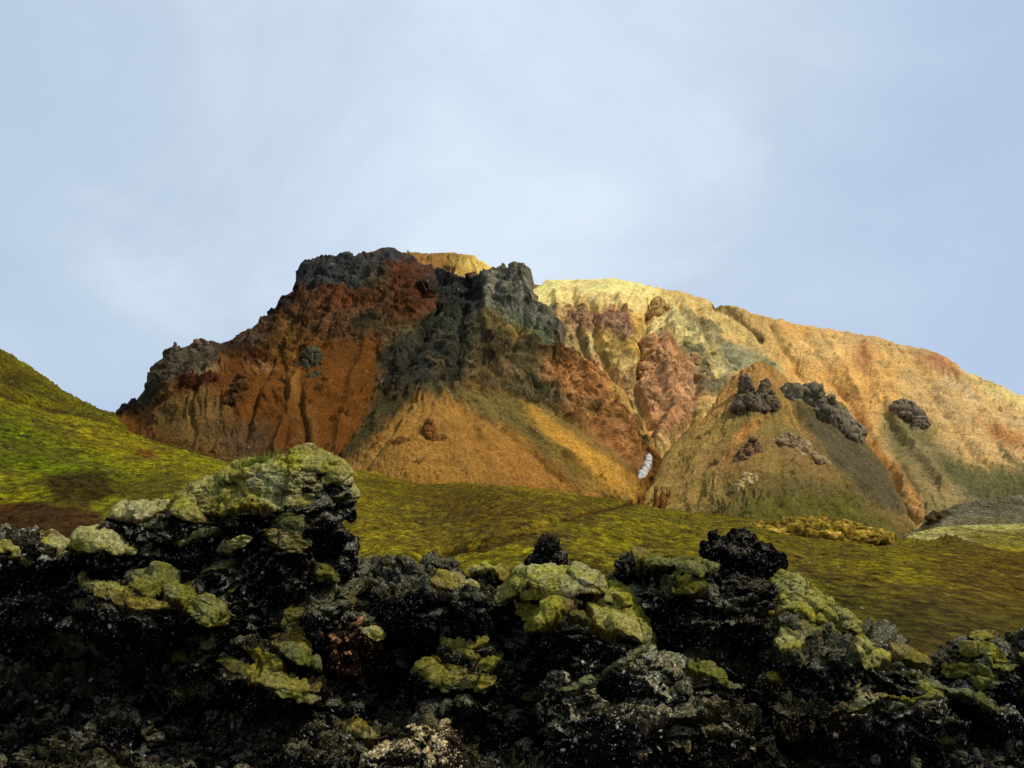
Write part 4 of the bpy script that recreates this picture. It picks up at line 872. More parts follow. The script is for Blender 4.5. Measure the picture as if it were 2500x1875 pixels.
crags = [
 ('leftmost small dark rock on the skyline beside the green hillside', [on(dl, 304, 1000, 13, 14), on(dl, 296, 1010, 12, 8)], DK),
 ('tall dark boulder on the skyline at the foot of the jagged ridge', [on(dl, 329, 992, 11, 18), on(dl, 340, 1012, 12, 14)], DK),
 ('highest jagged spire of the left ridge', [on(dl, 428, 866, 9, 24), on(dl, 432, 885, 16, 16)], (70, 62, 58)),
 ('narrow leaning spike left of the highest spire', [on(dl, 411, 882, 5, 18), on(dl, 404, 900, 10, 12)], (66, 58, 54)),
 ('broad pointed crag in the middle of the jagged ridge', [on(dl, 483, 858, 18, 20), on(dl, 472, 868, 18, 14)], (86, 70, 60)),
 ('small round knob right of the broad pointed crag', [on(dl, 513, 849, 10, 12), on(dl, 520, 856, 10, 8)], (80, 62, 52)),
 ('single rounded tooth at the right end of the jagged ridge', [on(dl, 547, 851, 7, 14)], (88, 76, 70)),
 ('isolated dark knob on the skyline below the cliff cap', [on(dl, 612, 816, 10, 12), on(dl, 606, 824, 12, 6)], (64, 42, 36)),
 ('dark brown teardrop rock in the rusty scree', [on(dl, 583, 958, 21, 36, 6, 0, 5), on(dl, 588, 936, 11, 26, 5, 0, 5), on(dl, 578, 982, 24, 15, 5, 0, 5)], (56, 38, 22)),
 ('dark red rock at the left end of the rusty scree', [on(dl, 517, 958, 20, 20), on(dl, 512, 975, 22, 10)], (70, 34, 22)),
 ('small dark red stone below the dark red rock', [on(dl, 529, 996, 9, 7)], (66, 36, 20)),
 ('black rock with a paler left half in the rusty scree', [on(dl, 692, 938, 14, 13), on(dl, 668, 926, 12, 10)], (52, 38, 26)),
 ('grey-green lens of rock high in the rusty scree', [on(dl, 764, 902, 24, 40, 6, 0, 1), on(dl, 768, 935, 18, 26, 5, 0, 1)], (60, 57, 47)),
 ('slender upright splinter in the rusty scree', [on(dl, 856, 930, 4, 15)], (78, 44, 24)),
 ('triangular brown crag on the orange talus cone', [on(dl, 1048, 1058, 11, 24, 4, 0, 4), on(dl, 1062, 1076, 26, 13, 4, 0, 4), on(dl, 1042, 1070, 12, 20, 4, 0, 4)], (100, 66, 38)),
 ('long low brown rock left of the triangular crag', [on(dl, 985, 1078, 24, 10, 4, 0, 4), on(dl, 972, 1083, 18, 8, 4, 0, 4)], (92, 60, 34)),
 ('small low rock at the left edge of the talus cone', [on(dl, 920, 1088, 17, 9, 3, 0, 4)], (78, 50, 30)),
 ('tallest tooth on top of the grey-green cliff', [on(dl, 1272, 672, 9, 26), on(dl, 1266, 688, 14, 18)], (92, 84, 76)),
 ('broad tooth in the middle of the grey-green cliff top', [on(dl, 1248, 676, 11, 22)], (88, 82, 74)),
 ('thin needle at the left of the grey-green cliff top', [on(dl, 1227, 668, 6, 18), on(dl, 1222, 684, 11, 12)], (84, 84, 74)),
 ('brown crag in the centre of the olive cliff band', [on(dl, 1208, 864, 22, 24), on(dl, 1220, 850, 12, 18)], (86, 62, 44)),
 ('dark knobbly crag above the apex of the talus cone', [on(dl, 1072, 905, 24, 26), on(dl, 1050, 895, 16, 22)], (74, 62, 50)),
 ('dark ledge left of the knobbly crag', [on(dl, 962, 880, 24, 16), on(dl, 985, 872, 16, 12)], (66, 52, 38)),
 ('rounded dark rock at the left foot of the olive band', [on(dl, 978, 945, 18, 10)], (54, 46, 38)),
 ('lip of rock casting a shadow in the salmon scree', [on(dl, 1380, 922, 18, 7)], (190, 128, 80)),
 ('second lip of rock low in the salmon scree', [on(dl, 1410, 992, 17, 9), on(dl, 1424, 1010, 14, 14)], (134, 98, 68)),
 ('tall brown pinnacle high in the yellow gully', [on(dr, 1607, 752, 13, 22), on(dr, 1600, 782, 18, 26), on(dr, 1612, 770, 12, 30)], (146, 116, 78)),
 ('stubby knob below the tall brown pinnacle', [on(dr, 1619, 826, 14, 20), on(dr, 1622, 845, 12, 14)], (140, 112, 80)),
 ('thin reddish finger left of the stubby knob', [on(dr, 1578, 838, 7, 15)], (134, 98, 70)),
 ('big red-brown block in the middle of the gully', [on(dr, 1598, 888, 40, 34), on(dr, 1620, 905, 34, 36), on(dr, 1580, 915, 26, 32), on(dr, 1590, 850, 18, 20)], (150, 112, 80)),
 ('reddish ledge right of the big red-brown block', [on(dr, 1655, 888, 20, 16)], (150, 108, 76)),
 ('square grey-green rock in the salmon scree', [on(dr, 1612, 995, 16, 20)], (98, 92, 64)),
 ('purple crag at the left of the yellow mountain', [on(dr, 1420, 778, 26, 22), on(dr, 1400, 770, 16, 12)], (138, 108, 84)),
 ('narrow maroon crag between two purple ones', [on(dr, 1460, 782, 13, 17)], (140, 104, 82)),
 ('large purple crag with a long tail', [on(dr, 1515, 788, 20, 18), on(dr, 1500, 800, 24, 14), on(dr, 1530, 822, 12, 20), on(dr, 1516, 846, 12, 8)], (134, 104, 84)),
 ('grey-brown outcrop on the left above the pale yellow band', [on(dr, 1655, 773, 12, 10)], (136, 118, 82)),
 ('grey-brown outcrop on the right above the pale yellow band', [on(dr, 1686, 780, 16, 12), on(dr, 1672, 786, 12, 7)], (124, 106, 74)),
 ('green-grey outcrop on the right of the pale yellow band', [on(dr, 1742, 810, 20, 14), on(dr, 1725, 830, 14, 10)], (136, 132, 92)),
 ('green-grey rib crossing the pale yellow band', [on(dr, 1688, 825, 14, 22, roll=-20), on(dr, 1678, 858, 12, 18)], (122, 118, 84)),
 ('small dark rock inside the pale yellow band', [on(dr, 1739, 868, 10, 8)], (106, 90, 64)),
 ('dark conical rock under the green-grey triangle', [on(dr, 1778, 895, 11, 17), on(dr, 1782, 908, 14, 8)], (104, 98, 72)),
 ('brown knobbly crag right of the red-brown block', [on(dr, 1705, 900, 24, 22), on(dr, 1716, 935, 18, 20), on(dr, 1690, 885, 14, 14)], (134, 106, 74)),
 ('small olive rock at the edge of the light stream', [on(dr, 1673, 998, 11, 8)], (130, 106, 66)),
 ('small yellow boulder pile in the upper gully', [on(dr, 1526, 932, 18, 7), on(dr, 1545, 920, 12, 7)], (206, 158, 84)),
 ('greenish boulder above the snow patch', [on(dr, 1558, 1068, 12, 13)], (138, 110, 70)),
 ('pinkish boulder pile beside the greenish boulder', [on(dr, 1588, 1062, 16, 8), on(dr, 1598, 1072, 12, 9)], (206, 146, 96)),
 ('brown scrubby knoll left of the snow patch', [on(dl, 1486, 1086, 13, 10)], (116, 86, 52)),
 ('tall forked grey stack near the top of the spur', [on(ds, 1826, 958, 13, 38, 5, 0, 9), on(ds, 1834, 985, 22, 22, 6, 0, 7), on(ds, 1812, 998, 20, 16, 6, 0, 5)], (88, 78, 68)),
 ('lower serrated stack beside the forked one', [on(ds, 1866, 972, 17, 26, 5, 0, 7), on(ds, 1878, 988, 17, 20, 5, 0, 6), on(ds, 1854, 996, 18, 14, 5, 0, 5)], (90, 78, 66)),
 ('long grey slab sloping down the right side of the spur', [on(ds, 1938, 982, 48, 24, 10, 30), on(ds, 1990, 1006, 66, 32, 11, 34), on(ds, 2040, 1036, 56, 32, 11, 44), on(ds, 2010, 1020, 60, 36, 9, 38), on(ds, 2070, 1062, 24, 26, 9, 45)], (96, 88, 78)),
 ('tilted grey slab low on the spur with a dark cleft', [on(ds, 1928, 1088, 36, 22, 7, 42), on(ds, 1958, 1112, 48, 24, 7, 42), on(ds, 1985, 1132, 36, 16, 6, 36)], (124, 106, 84)),
 ('dark purple crag left of the tilted slab', [on(ds, 1826, 1118, 20, 22, 5, 0, 5), on(ds, 1842, 1102, 13, 20, 5, 0, 5), on(ds, 1815, 1130, 14, 15, 5, 0, 5)], (100, 76, 60)),
 ('broken pale rib at the bottom left of the spur', [on(ds, 1800, 1198, 14, 10, 4, 0, 5), on(ds, 1818, 1186, 13, 10, 4, 0, 5), on(ds, 1834, 1172, 12, 10, 4, 0, 5)], (146, 124, 90)),
 ('small dark pyramid on the right slope', [on(dr, 2159, 1024, 10, 13)], (86, 66, 48)),
 ('grey faceted crag on the right slope', [on(dr, 2202, 1008, 32, 24, 9, 30, 7), on(dr, 2222, 1022, 40, 24, 9, 34, 7), on(dr, 2250, 1040, 22, 13, 7, 0, 5)], (98, 86, 76)),
 ('low brown rock at the tip of the grey hummock', [(2284, 1256, 372, 14, 8, 2.0), (2272, 1266, 368, 12, 6, 2.0)], (70, 54, 38)),
]
for k, (lb, bl, cc) in enumerate(crags): crag(lb, bl, cc, 0.16, seed=100 + k)

kv, kf = swell([(1965, 1312, 158, 150, 44, 16.0), (2055, 1322, 156, 100, 38, 14.0), (1870, 1316, 158, 110, 32, 14.0), (2125, 1340, 154, 50, 24, 8.0)], 0.18, 71)
kv, kf = remesh(kv, kf, 0.28); kn = vnormals(kv, kf)
kd = 0.5 * blocks(kv * np.array([0.6, 0.6, 1.3]) / 1.5, 72) + 0.25 * blocks(kv * np.array([0.6, 0.6, 1.3]) / 0.6, 73) + 0.5 * fbm(kv / 2.0, 4, 74)
kt = sm(-0.05, 0.25, fbm(kv / 2.0, 4, 75, 0.7))[:, None]
kc = (lin((160, 136, 84)) * (1 - kt) + lin((116, 108, 26)) * kt) * np.array([1.3, 1.2, 0.5]) * np.clip(1 + 0.8 * 1.5 * fbm(kv / 0.9, 4, 76, 0.7) + 0.5 * kd[:, None].T[0], 0.3, 2)[:, None] * 0.9
kv = kv + kn * kd[:, None]; ko = kv.mean(0)
kob = link('stony_knoll', mesh_from('stony_knoll', kv - ko, kf, GR, kc, {'rock': np.ones(len(kv))}), label='stony knoll with yellow moss on the crest of the moorland', category='knoll'); kob.location = ko

# snow patch in the gully
SNOW_POLY = [(1582, 1108), (1591, 1116), (1588, 1134), (1584, 1150), (1574, 1165), (1562, 1166), (1559, 1155), (1567, 1142), (1574, 1126)]
best = None
for sv, sf in SHEETS[:3]:
    su, sv2 = UV(sv); near = (su > 1530) & (su < 1620) & (sv2 > 1080) & (sv2 < 1200)
    d = np.full(len(sv), 99.0); d[near] = poly_sd(su[near], sv2[near], SNOW_POLY) + 3.5 * noise(sv[near] / 2.5, 3)
    if (d < 0).sum() > 20:
        y = np.median(sv[d < 0][:, 1])
        if best is None or y < best[0]: best = (y, sv, sf, d)
y, sv, sf, d = best
fk = sf[(d < 4)[sf].all(1)]; used = np.unique(fk); rm = np.full(len(sv), -1); rm[used] = np.arange(len(used))
q = sv[used] + vnormals(sv, sf)[used] * (1.5 * (1 - sm(-6, 2, d[used])) - 0.9 * sm(0, 4, d[used]) + 0.25)[:, None]
o = q.mean(0); ob = link('snow_patch', mesh_from('snow_patch', q - o, rm[fk], SNOW), label='dirty white snow patch lying in the bottom of the gully', category='snow patch'); ob.location = o
print('crags', round(time.time() - T0, 1))

# ------------------------------------------------------------------ lava in the foreground
def lava_rock_disp(p, n, soft, seed=0, k=1.0):
    """clinkery relief; soft 0..1 smooths it under moss"""
    a = fbm(p / 0.85, 4, seed, 0.55); b1 = blocks(p / 0.42, seed + 1); b2 = blocks(p / 0.17, seed + 2); b3 = blocks(p / 0.075, seed + 4)
    f = fbm(p / 0.20, 5, seed + 5, 0.68)
    big = 0.20 * a + (0.11 * b1 + 0.14 * blocks(p / 0.95, seed + 9)) * (1 - 0.5 * soft)
    small = 0.055 * b2 + 0.026 * b3 + 0.055 * f
    d = k * (big + (1 - 0.75 * soft) * small)
    out = p + n * d[:, None]
    j = 0.05 * k * (1 - soft)
    out = out + np.stack([j * noise(p / 0.16, seed + 6), j * noise(p / 0.16, seed + 7), j * noise(p / 0.13, seed + 8)], -1)
    return out
def moss_disp(p, n, m, seed=0, thick=0.07):
    c1, _, _ = cells(p / 0.34, seed + 11)
    w = p / np.array([0.16, 0.16, 0.07]); fold = fbm(w, 4, seed + 12, 0.6, ridged=True)
    a = fbm(p / 0.85, 4, seed, 0.55); b1 = blocks(p / 0.42, seed + 1)
    big = 0.20 * a + 0.055 * b1 + 0.07 * blocks(p / 0.95, seed + 9)
    mm = sm(0.0, 0.55, m)
    d = big + thick * mm * (0.7 + 0.3 * (0.6 - c1)) - 0.15 * (1 - sm(0.0, 0.4, m)) + 0.040 * fold * mm + 0.026 * mm * fbm(p / np.array([0.07, 0.07, 0.04]), 3, seed + 14, 0.75)
    return p + n * d[:, None]
MOSS_TINT = {'y': (0.60, 0.54, 0.42), 'g': (0.50, 0.51, 0.55), 'p': (0.98, 0.95, 1.15), 'b': (0.62, 0.52, 0.55), 'd': (0.30, 0.29, 0.26), 'e': (0.42, 0.45, 0.65), 'v': (0.84, 0.79, 0.66), 'm': (0.80, 0.78, 0.70)}
def moss_mask(p0, n, u, v, el, seed, up=(0.0, 0.45)):
    cx, cy, rx, ry = el[:4]; roll = R(el[4]) if len(el) > 4 else 0
    c, s = math.cos(roll), math.sin(roll)
    du = u - cx; dv = v - cy; a = (du * c + dv * s) / rx; b = (-du * s + dv * c) / ry
    w1 = 0.55 * fbm(p0 / 0.24, 4, seed + 31, 0.68); w2 = 0.30 * noise(p0 / 0.7, seed + 33)
    r = np.sqrt(a * a + b * b) + w1 + w2
    r = r + 0.16 * fbm(p0 / 0.07, 3, seed + 34, 0.7)
    return (1 - sm(0.78, 1.22, r)) * sm(up[0], up[1], n[:, 2] + 0.22 * noise(p0 / 0.2, seed + 35))
def pieces(parent, p0, faces, n, u, v, mosses, seed, off, thick=0.07):
    """each moss pad is lifted off the surface it grows on"""
    total = np.zeros(len(p0))
    for k, ms in enumerate(mosses):
        el, tint = ms[0], ms[1]; up = ms[2] if len(ms) > 2 else (0.0, 0.4)
        near = (np.abs(u - el[0]) < max(el[2], el[3]) * 1.7 + 10) & (np.abs(v - el[1]) < max(el[2], el[3]) * 1.7 + 10)
        idx = np.where(near)[0]
        if len(idx) < 20: continue
        m = np.zeros(len(p0)); m[idx] = moss_mask(p0[idx], n[idx], u[idx], v[idx], el, seed + k, up)
        total = np.maximum(total, m)
        keep = m > 0.01
        fk = faces[keep[faces].all(1)]
        if len(fk) < 8: continue
        th = thick * (0.8 + 0.4 * random.random())
        for used, fs in split_mesh(p0, fk, 60):
            if m[used].max() < 0.35: continue
            ps, fs, (ns, msk) = subdivide(p0[used], fs, [n[used], m[used]])
            q = moss_disp(ps, ns, msk, seed, th)
            t = np.array(MOSS_TINT[tint])[None] * np.clip(1 + 0.5 * fbm(ps / 0.4, 4, seed + 40 + k), 0.45, 1.6)[:, None]
            eg = sm(0.15, 0.85, msk + 0.25 * fbm(ps / 0.12, 3, seed + 44))[:, None]; t = t * (np.array([[0.42, 0.30, 0.30]]) * (1 - eg) + eg)
            link('moss_cushion', mesh_from('moss_cushion', q - off, fs, MS, t), parent)
    return total
def WALL(v): return 13.9 - (np.asarray(v, float) - 1440) * 0.004
def lava(label, blobs, mosses, tint=(1, 1, 1), voxel=0.022, seed=0, auto=0.5, k=1.0, boxy=0.12, name='lava_outcrop', cat='lava outcrop', group='lava outcrops in the foreground', lump=0.28, thick=0.055, prom=0.1):
    blobs = [(b[0], b[1], (13.6 + (b[2] - 13.6) * 0.5) if b[1] <= 1440 else WALL(b[1]) - 0.15 - prom) + tuple(b[3:]) for b in blobs]
    v0, f0 = swell(blobs, lump, seed, boxy)
    p0, faces = remesh(v0, f0, voxel)
    used, faces = split_mesh(p0, faces)[0]; p0 = p0[used]
    n = vnormals(p0, faces)
    # large relief first, then normals again so that ledges catch the moss
    u, v = UV(p0)
    off = p0.mean(0).copy(); off[2] = p0[:, 2].min()
    ob = link(name, None, label=label, category=cat, group=group) if False else None
    am = auto * sm(0.35, 0.8, n[:, 2] + 0.4 * fbm(p0 / 0.5, 3, seed + 21))
    me_holder = bpy.data.meshes.new(name); ob = bpy.data.objects.new(name, me_holder); C.objects.link(ob)
    ob['label'] = label; ob['category'] = cat; ob['group'] = group; ob.location = off
    tot = pieces(ob, p0, faces, n, u, v, mosses, seed, off, thick)
    vv = lava_rock_disp(p0, n, np.clip(0.5 * am + tot, 0, 1), seed, k)
    col = np.repeat(np.array(tint, float)[None], len(vv), 0) * np.clip(1 + 0.5 * fbm(p0 / 0.8, 3, seed + 25), 0.4, 1.8)[:, None]
    ob.data = mesh_from(name, vv - off, faces, LV, col, {'moss': np.clip(am + sm(0, 0.5, tot), 0, 1)})
    bpy.data.meshes.remove(me_holder)
    return ob, vv, n

OUT = []
# the large tower on the left
OUT.append(lava('largest lava tower, left of centre, capped with thick yellow-green moss', [
  (675, 1212, 13.5, 158, 90, 0.8, -10), (752, 1186, 13.4, 76, 76, 0.6, 25), (530, 1228, 13.4, 104, 58, 0.65, -24), (822, 1226, 13.5, 34, 34, 0.4, 20),
  (640, 1300, 13.3, 178, 125, 0.92), (650, 1360, 13.3, 190, 120, 0.93), (790, 1330, 13.6, 52, 56, 0.5), (806, 1388, 13.6, 32, 30, 0.4), (455, 1316, 13.0, 110, 80, 0.7, -20), (365, 1304, 12.8, 76, 66, 0.6, -10), (345, 1264, 12.9, 54, 24, 0.4, -20),
  (640, 1410, 13.35, 205, 110, 0.95), (400, 1395, 13.0, 170, 90, 0.75), (700, 1500, 13.0, 180, 100, 1.0)],
 [((660, 1165, 180, 62, -6), 'v', (-0.15, 0.3)), ((770, 1160, 82, 66, 35), 'p', (-0.35, 0.1)), ((700, 1190, 80, 50, 10), 'p', (-0.4, 0.1)), ((560, 1205, 90, 36, -12), 'y', (-0.4, 0.1)), ((455, 1190, 60, 34, -28), 'v', (-0.2, 0.25)), ((848, 1200, 20, 20, 50), 'p', (-0.3, 0.2)),
  ((490, 1232, 44, 20, -20), 'v', (-0.5, 0.0)), ((455, 1252, 44, 20, 15), 'v', (-0.5, 0.0)), ((355, 1240, 92, 26, -14), 'p', (-0.2, 0.3)), ((712, 1280, 36, 22, 25), 'g', (-0.9, -0.5)), ((700, 1320, 48, 22, 25), 'b', (-0.9, -0.5)), ((756, 1325, 14, 12, 0), 'e', (-0.9, -0.5)), ((572, 1328, 44, 18, -22), 'p', (-0.9, -0.5)),
  ((558, 1276, 20, 8, 0), 'b', (-0.9, -0.4)), ((528, 1384, 30, 8, -14), 'e', (-0.9, -0.4)), ((800, 1400, 30, 20, 30), 'g', (-0.8, -0.3)), ((545, 1452, 30, 9, -20), 'e', (-0.9, -0.4)), ((480, 1310, 50, 10, -25), 'e', (-0.7, -0.2))],
 seed=1, voxel=0.02, auto=0.4))
OUT.append(lava('low lava hump at the left edge with pale stone on its back', [
  (50, 1375, 12.6, 120, 72, 0.7), (150, 1370, 12.5, 60, 42, 0.5), (-60, 1400, 12.5, 140, 90, 0.9), (80, 1470, 12.3, 200, 90, 0.9)],
 [((10, 1350, 42, 18, 10), 'm'), ((148, 1336, 46, 18, 18), 'p', (-0.2, 0.3)), ((60, 1372, 30, 10, 20), 'e', (-0.7, -0.2))], tint=(2.0, 2.0, 2.0), seed=2, auto=0.3))
OUT.append(lava('rounded knob left of the tower foot with pale moss cap over a black hollow', [
  (252, 1346, 11.9, 64, 42, 0.5, 4), (290, 1385, 12.6, 60, 50, 0.5), (215, 1356, 11.9, 30, 30, 0.4)],
 [((252, 1326, 72, 32, 0), 'p', (-0.45, 0.05))], tint=(0.7, 0.7, 0.7), seed=3, auto=0.1))
OUT.append(lava('sagging moss-covered shelf below the rounded knob', [
  (215, 1420, 12.0, 30, 50, 0.4), (300, 1455, 12.0, 110, 34, 0.45, 12), (420, 1460, 12.1, 100, 50, 0.5, 14), (500, 1500, 12.1, 60, 40, 0.5), (340, 1500, 12.3, 160, 60, 0.6)],
 [((205, 1405, 20, 34, -20), 'm', (-0.9, -0.4)), ((260, 1436, 60, 16, 18), 'm', (-0.5, 0.0)), ((370, 1425, 56, 22, -12), 'g', (-0.4, 0.1)), ((440, 1440, 46, 26, 20), 'g', (-0.5, 0)), ((350, 1468, 60, 16, 10), 'b', (-0.8, -0.3)), ((500, 1490, 42, 30, 30), 'g', (-0.7, -0.2)), ((512, 1512, 36, 12, 15), 'm', (-0.8, -0.3)), ((270, 1455, 40, 14, 12), 'b', (-0.8, -0.3))], prom=0.95, seed=4, auto=0.3, tint=(1.0, 1.0, 1.0)))
OUT.append(lava('flat-topped dark block between the tower and the mossy mound', [
  (1000, 1415, 14.6, 64, 40, 0.5), (1070, 1400, 14.7, 44, 28, 0.4), (965, 1420, 14.6, 32, 34, 0.4), (1020, 1480, 14.3, 110, 60, 0.8)],
 [((1095, 1425, 40, 16, -28), 'b', (-0.3, 0.2)), ((1080, 1412, 20, 6, 0), 'b')], seed=5, auto=0.35, boxy=0.35, tint=(0.8, .8, .8)))
OUT.append(lava('small double mound with a dark front beside the flat-topped block', [
  (1175, 1425, 14.2, 46, 40, 0.45), (1222, 1415, 14.4, 36, 26, 0.4), (1110, 1440, 14.0, 44, 34, 0.4, -20), (1150, 1490, 13.9, 100, 60, 0.8)],
 [((1180, 1390, 46, 14, 5), 'p'), ((1225, 1402, 34, 16, 20), 'b', (-0.3, 0.2)), ((1105, 1432, 52, 14, -24), 'v', (-0.3, 0.2)), ((1140, 1446, 34, 10, 14), 'p', (-0.6, -0.1))], seed=6, auto=0.4, tint=(0.7, .7, .7)))
OUT.append(lava('leaning black pinnacle tufted with dry grass above the mossy mound', [
  (1334, 1350, 14.6, 30, 38, 0.35, 14), (1310, 1376, 14.6, 42, 26, 0.35, -28), (1350, 1372, 14.6, 28, 30, 0.35), (1282, 1396, 14.6, 26, 16, 0.3, -30), (1326, 1408, 14.6, 58, 34, 0.5)],
 [], seed=7, auto=0.15, k=0.55, voxel=0.018, tint=(0.9, .8, .8)))
OUT.append(lava('biggest mossy mound in the centre with several green pillows', [
  (1370, 1438, 13.2, 116, 36, 0.6, 4), (1262, 1466, 13.0, 86, 32, 0.5, -28), (1466, 1472, 12.9, 76, 42, 0.5, 8), (1360, 1480, 12.8, 110, 50, 0.6), (1500, 1530, 12.6, 86, 54, 0.5, 20), (1320, 1520, 12.4, 66, 50, 0.4, 5), (1400, 1560, 12.8, 150, 90, 0.9)],
 [((1365, 1412, 104, 32, 6), 'p', (-0.3, 0.2)), ((1255, 1440, 88, 28, -30), 'v', (-0.5, 0.0)), ((1475, 1440, 76, 32, 8), 'm', (-0.3, 0.15)), ((1365, 1452, 56, 28, 12), 'b', (-0.6, -0.1)), ((1322, 1490, 62, 36, 8), 'v', (-0.6, -0.1)), ((1300, 1522, 24, 22, 30), 'y', (-0.9, -0.4)),
  ((1525, 1505, 84, 42, 16), 'v', (-0.6, -0.1)), ((1560, 1545, 40, 20, 40), 'm', (-0.8, -0.3)), ((1420, 1510, 24, 12, 0), 'd', (-0.8, -0.3))],
 seed=8, voxel=0.02, auto=0.3, tint=(0.6, .6, .6), thick=0.09))
OUT.append(lava('broad dark block with mossy shoulders left of the horned block', [
  (1545, 1390, 13.6, 50, 40, 0.5), (1600, 1395, 13.4, 60, 34, 0.5, 8), (1680, 1410, 13.3, 80, 34, 0.5, 4), (1640, 1480, 13.2, 110, 80, 0.8), (1750, 1500, 13.2, 110, 80, 0.8), (1690, 1440, 12.9, 40, 30, 0.3)],
 [((1570, 1350, 34, 9, 8), 'b'), ((1620, 1372, 60, 12, 5), 'e', (-0.1, 0.3)), ((1710, 1388, 50, 18, -8), 'g', (-0.5, 0)), ((1680, 1435, 46, 18, -10), 'd', (-0.9, -0.4)), ((1640, 1412, 26, 10, -20), 'e', (-0.8, -0.3)), ((1840, 1412, 24, 14, 10), 'd', (-0.9, -0.4))], seed=9, auto=0.35, boxy=0.2, tint=(1.0, 1, 1)))
OUT.append(lava('black horned block, the darkest and highest right of centre', [
  (1790, 1360, 13.9, 66, 50, 0.5), (1840, 1385, 13.9, 56, 50, 0.5), (1742, 1312, 13.9, 9, 24, 0.12, -4), (1740, 1380, 13.9, 24, 40, 0.4), (1850, 1430, 13.8, 52, 50, 0.5), (1820, 1330, 13.9, 40, 24, 0.35, 25), (1800, 1460, 13.6, 110, 60, 0.7)],
 [], seed=10, auto=0.0, boxy=0.2, tint=(0.55, 0.5, 0.5), k=0.7))
OUT.append(lava('mossy ridge descending to the right from the horned block', [
  (1930, 1450, 13.4, 50, 50, 0.5, 30), (1985, 1480, 13.2, 50, 36, 0.45, 30), (1960, 1520, 12.9, 80, 44, 0.5), (2060, 1540, 12.8, 66, 34, 0.45, 35), (2010, 1570, 12.6, 70, 36, 0.4), (2130, 1590, 12.6, 50, 28, 0.4, 30), (1900, 1570, 12.6, 70, 50, 0.5), (2100, 1640, 12.6, 150, 60, 0.7, 14), (1980, 1640, 12.5, 140, 70, 0.8)],
 [((1930, 1440, 48, 44, 35), 'm', (-0.5, 0)), ((1990, 1465, 40, 26, 35), 'v', (-0.3, 0.15)), ((1925, 1480, 34, 22, 0), 'p', (-0.6, -0.1)), ((1890, 1500, 44, 26, 0), 'b', (-0.8, -0.3)), ((1990, 1500, 60, 20, 5), 'v', (-0.5, 0)), ((2050, 1512, 60, 28, 32), 'm', (-0.4, 0.1)), ((2000, 1540, 60, 24, -6), 'g', (-0.5, 0.0)),
  ((1925, 1580, 44, 26, 25), 'p', (-0.7, -0.2)), ((2110, 1570, 34, 18, 40), 'v', (-0.4, 0.1)), ((2140, 1600, 40, 12, 30), 'm', (-0.3, 0.2)), ((2110, 1612, 34, 20, 25), 'v', (-0.8, -0.3))],
 seed=11, voxel=0.02, auto=0.4, tint=(0.9, 0.9, 0.9), thick=0.08))
OUT.append(lava('grey lichen-covered ridge running down to the right edge', [
  (2190, 1620, 12.3, 66, 26, 0.4, 10), (2240, 1650, 12.0, 80, 24, 0.4, 14), (2160, 1650, 11.9, 90, 26, 0.4, 14), (2330, 1685, 11.8, 90, 20, 0.35, 22), (2260, 1700, 11.8, 90, 40, 0.5), (2420, 1740, 11.7, 70, 24, 0.35, 28), (2200, 1750, 11.6, 160, 60, 0.6, 10)],
 [((2220, 1608, 50, 12, 20), 'b', (-0.2, 0.3)), ((2150, 1645, 80, 12, 18), 'e', (-0.5, 0)), ((2270, 1668, 90, 12, 14), 'e', (-0.5, 0)), ((2390, 1712, 60, 9, 32), 'e', (-0.5, 0)), ((2250, 1696, 46, 20, 5), 'g', (-0.9, -0.4)), ((2120, 1705, 34, 18, -20), 'p', (-0.8, -0.3)), ((2175, 1704, 40, 8, 0), 'b', (-0.8, -0.3)), ((2190, 1645, 24, 12, 0), 'd', (-0.9, -0.3))],
 seed=12, auto=0.5, tint=(1.6, 1.6, 1.7)))
OUT.append(lava('mossy hump near the right edge with bright yellow tufts on top', [
  (2400, 1590, 13.4, 60, 26, 0.4), (2450, 1620, 13.2, 80, 40, 0.5), (2540, 1620, 13.0, 70, 60, 0.6), (2400, 1650, 12.9, 80, 40, 0.5)],
 [((2400, 1568, 30, 9, 0), 'y'), ((2385, 1592, 34, 13, 12), 'y', (-0.6, -0.1)), ((2425, 1600, 34, 12, 20), 'v', (-0.6, -0.1)), ((2360, 1606, 18, 8, 0), 'm', (-0.6, -0.1)), ((2340, 1640, 46, 14, 5), 'd', (-0.6, -0.1)), ((2400, 1655, 36, 18, 15), 'e', (-0.8, -0.3)), ((2450, 1625, 34, 8, 0), 'e', (-.7, -.2)), ((2500, 1592, 14, 10, 0), 'y', (-.7, -.2))], seed=13, auto=0.5, tint=(1.2, 1.2, 1.2)))
OUT.append(lava('pale grey buttress in the centre below the green pillows', [
  (1420, 1640, 11.6, 80, 90, 0.5), (1400, 1740, 11.2, 90, 80, 0.5), (1560, 1680, 11.5, 90, 80, 0.5), (1480, 1790, 10.8, 130, 80, 0.6)],
 [((1540, 1600, 40, 12, -16), 'e', (-0.6, -0.1)), ((1470, 1650, 90, 9, -24), 'e', (-0.7, -0.2)), ((1400, 1680, 50, 7, -8), 'e', (-.6, -.1)), ((1230, 1575, 60, 20, -20), 'e', (-0.8, -0.3))], seed=14, auto=0.3, tint=(2.2, 2.1, 1.9), voxel=0.02))
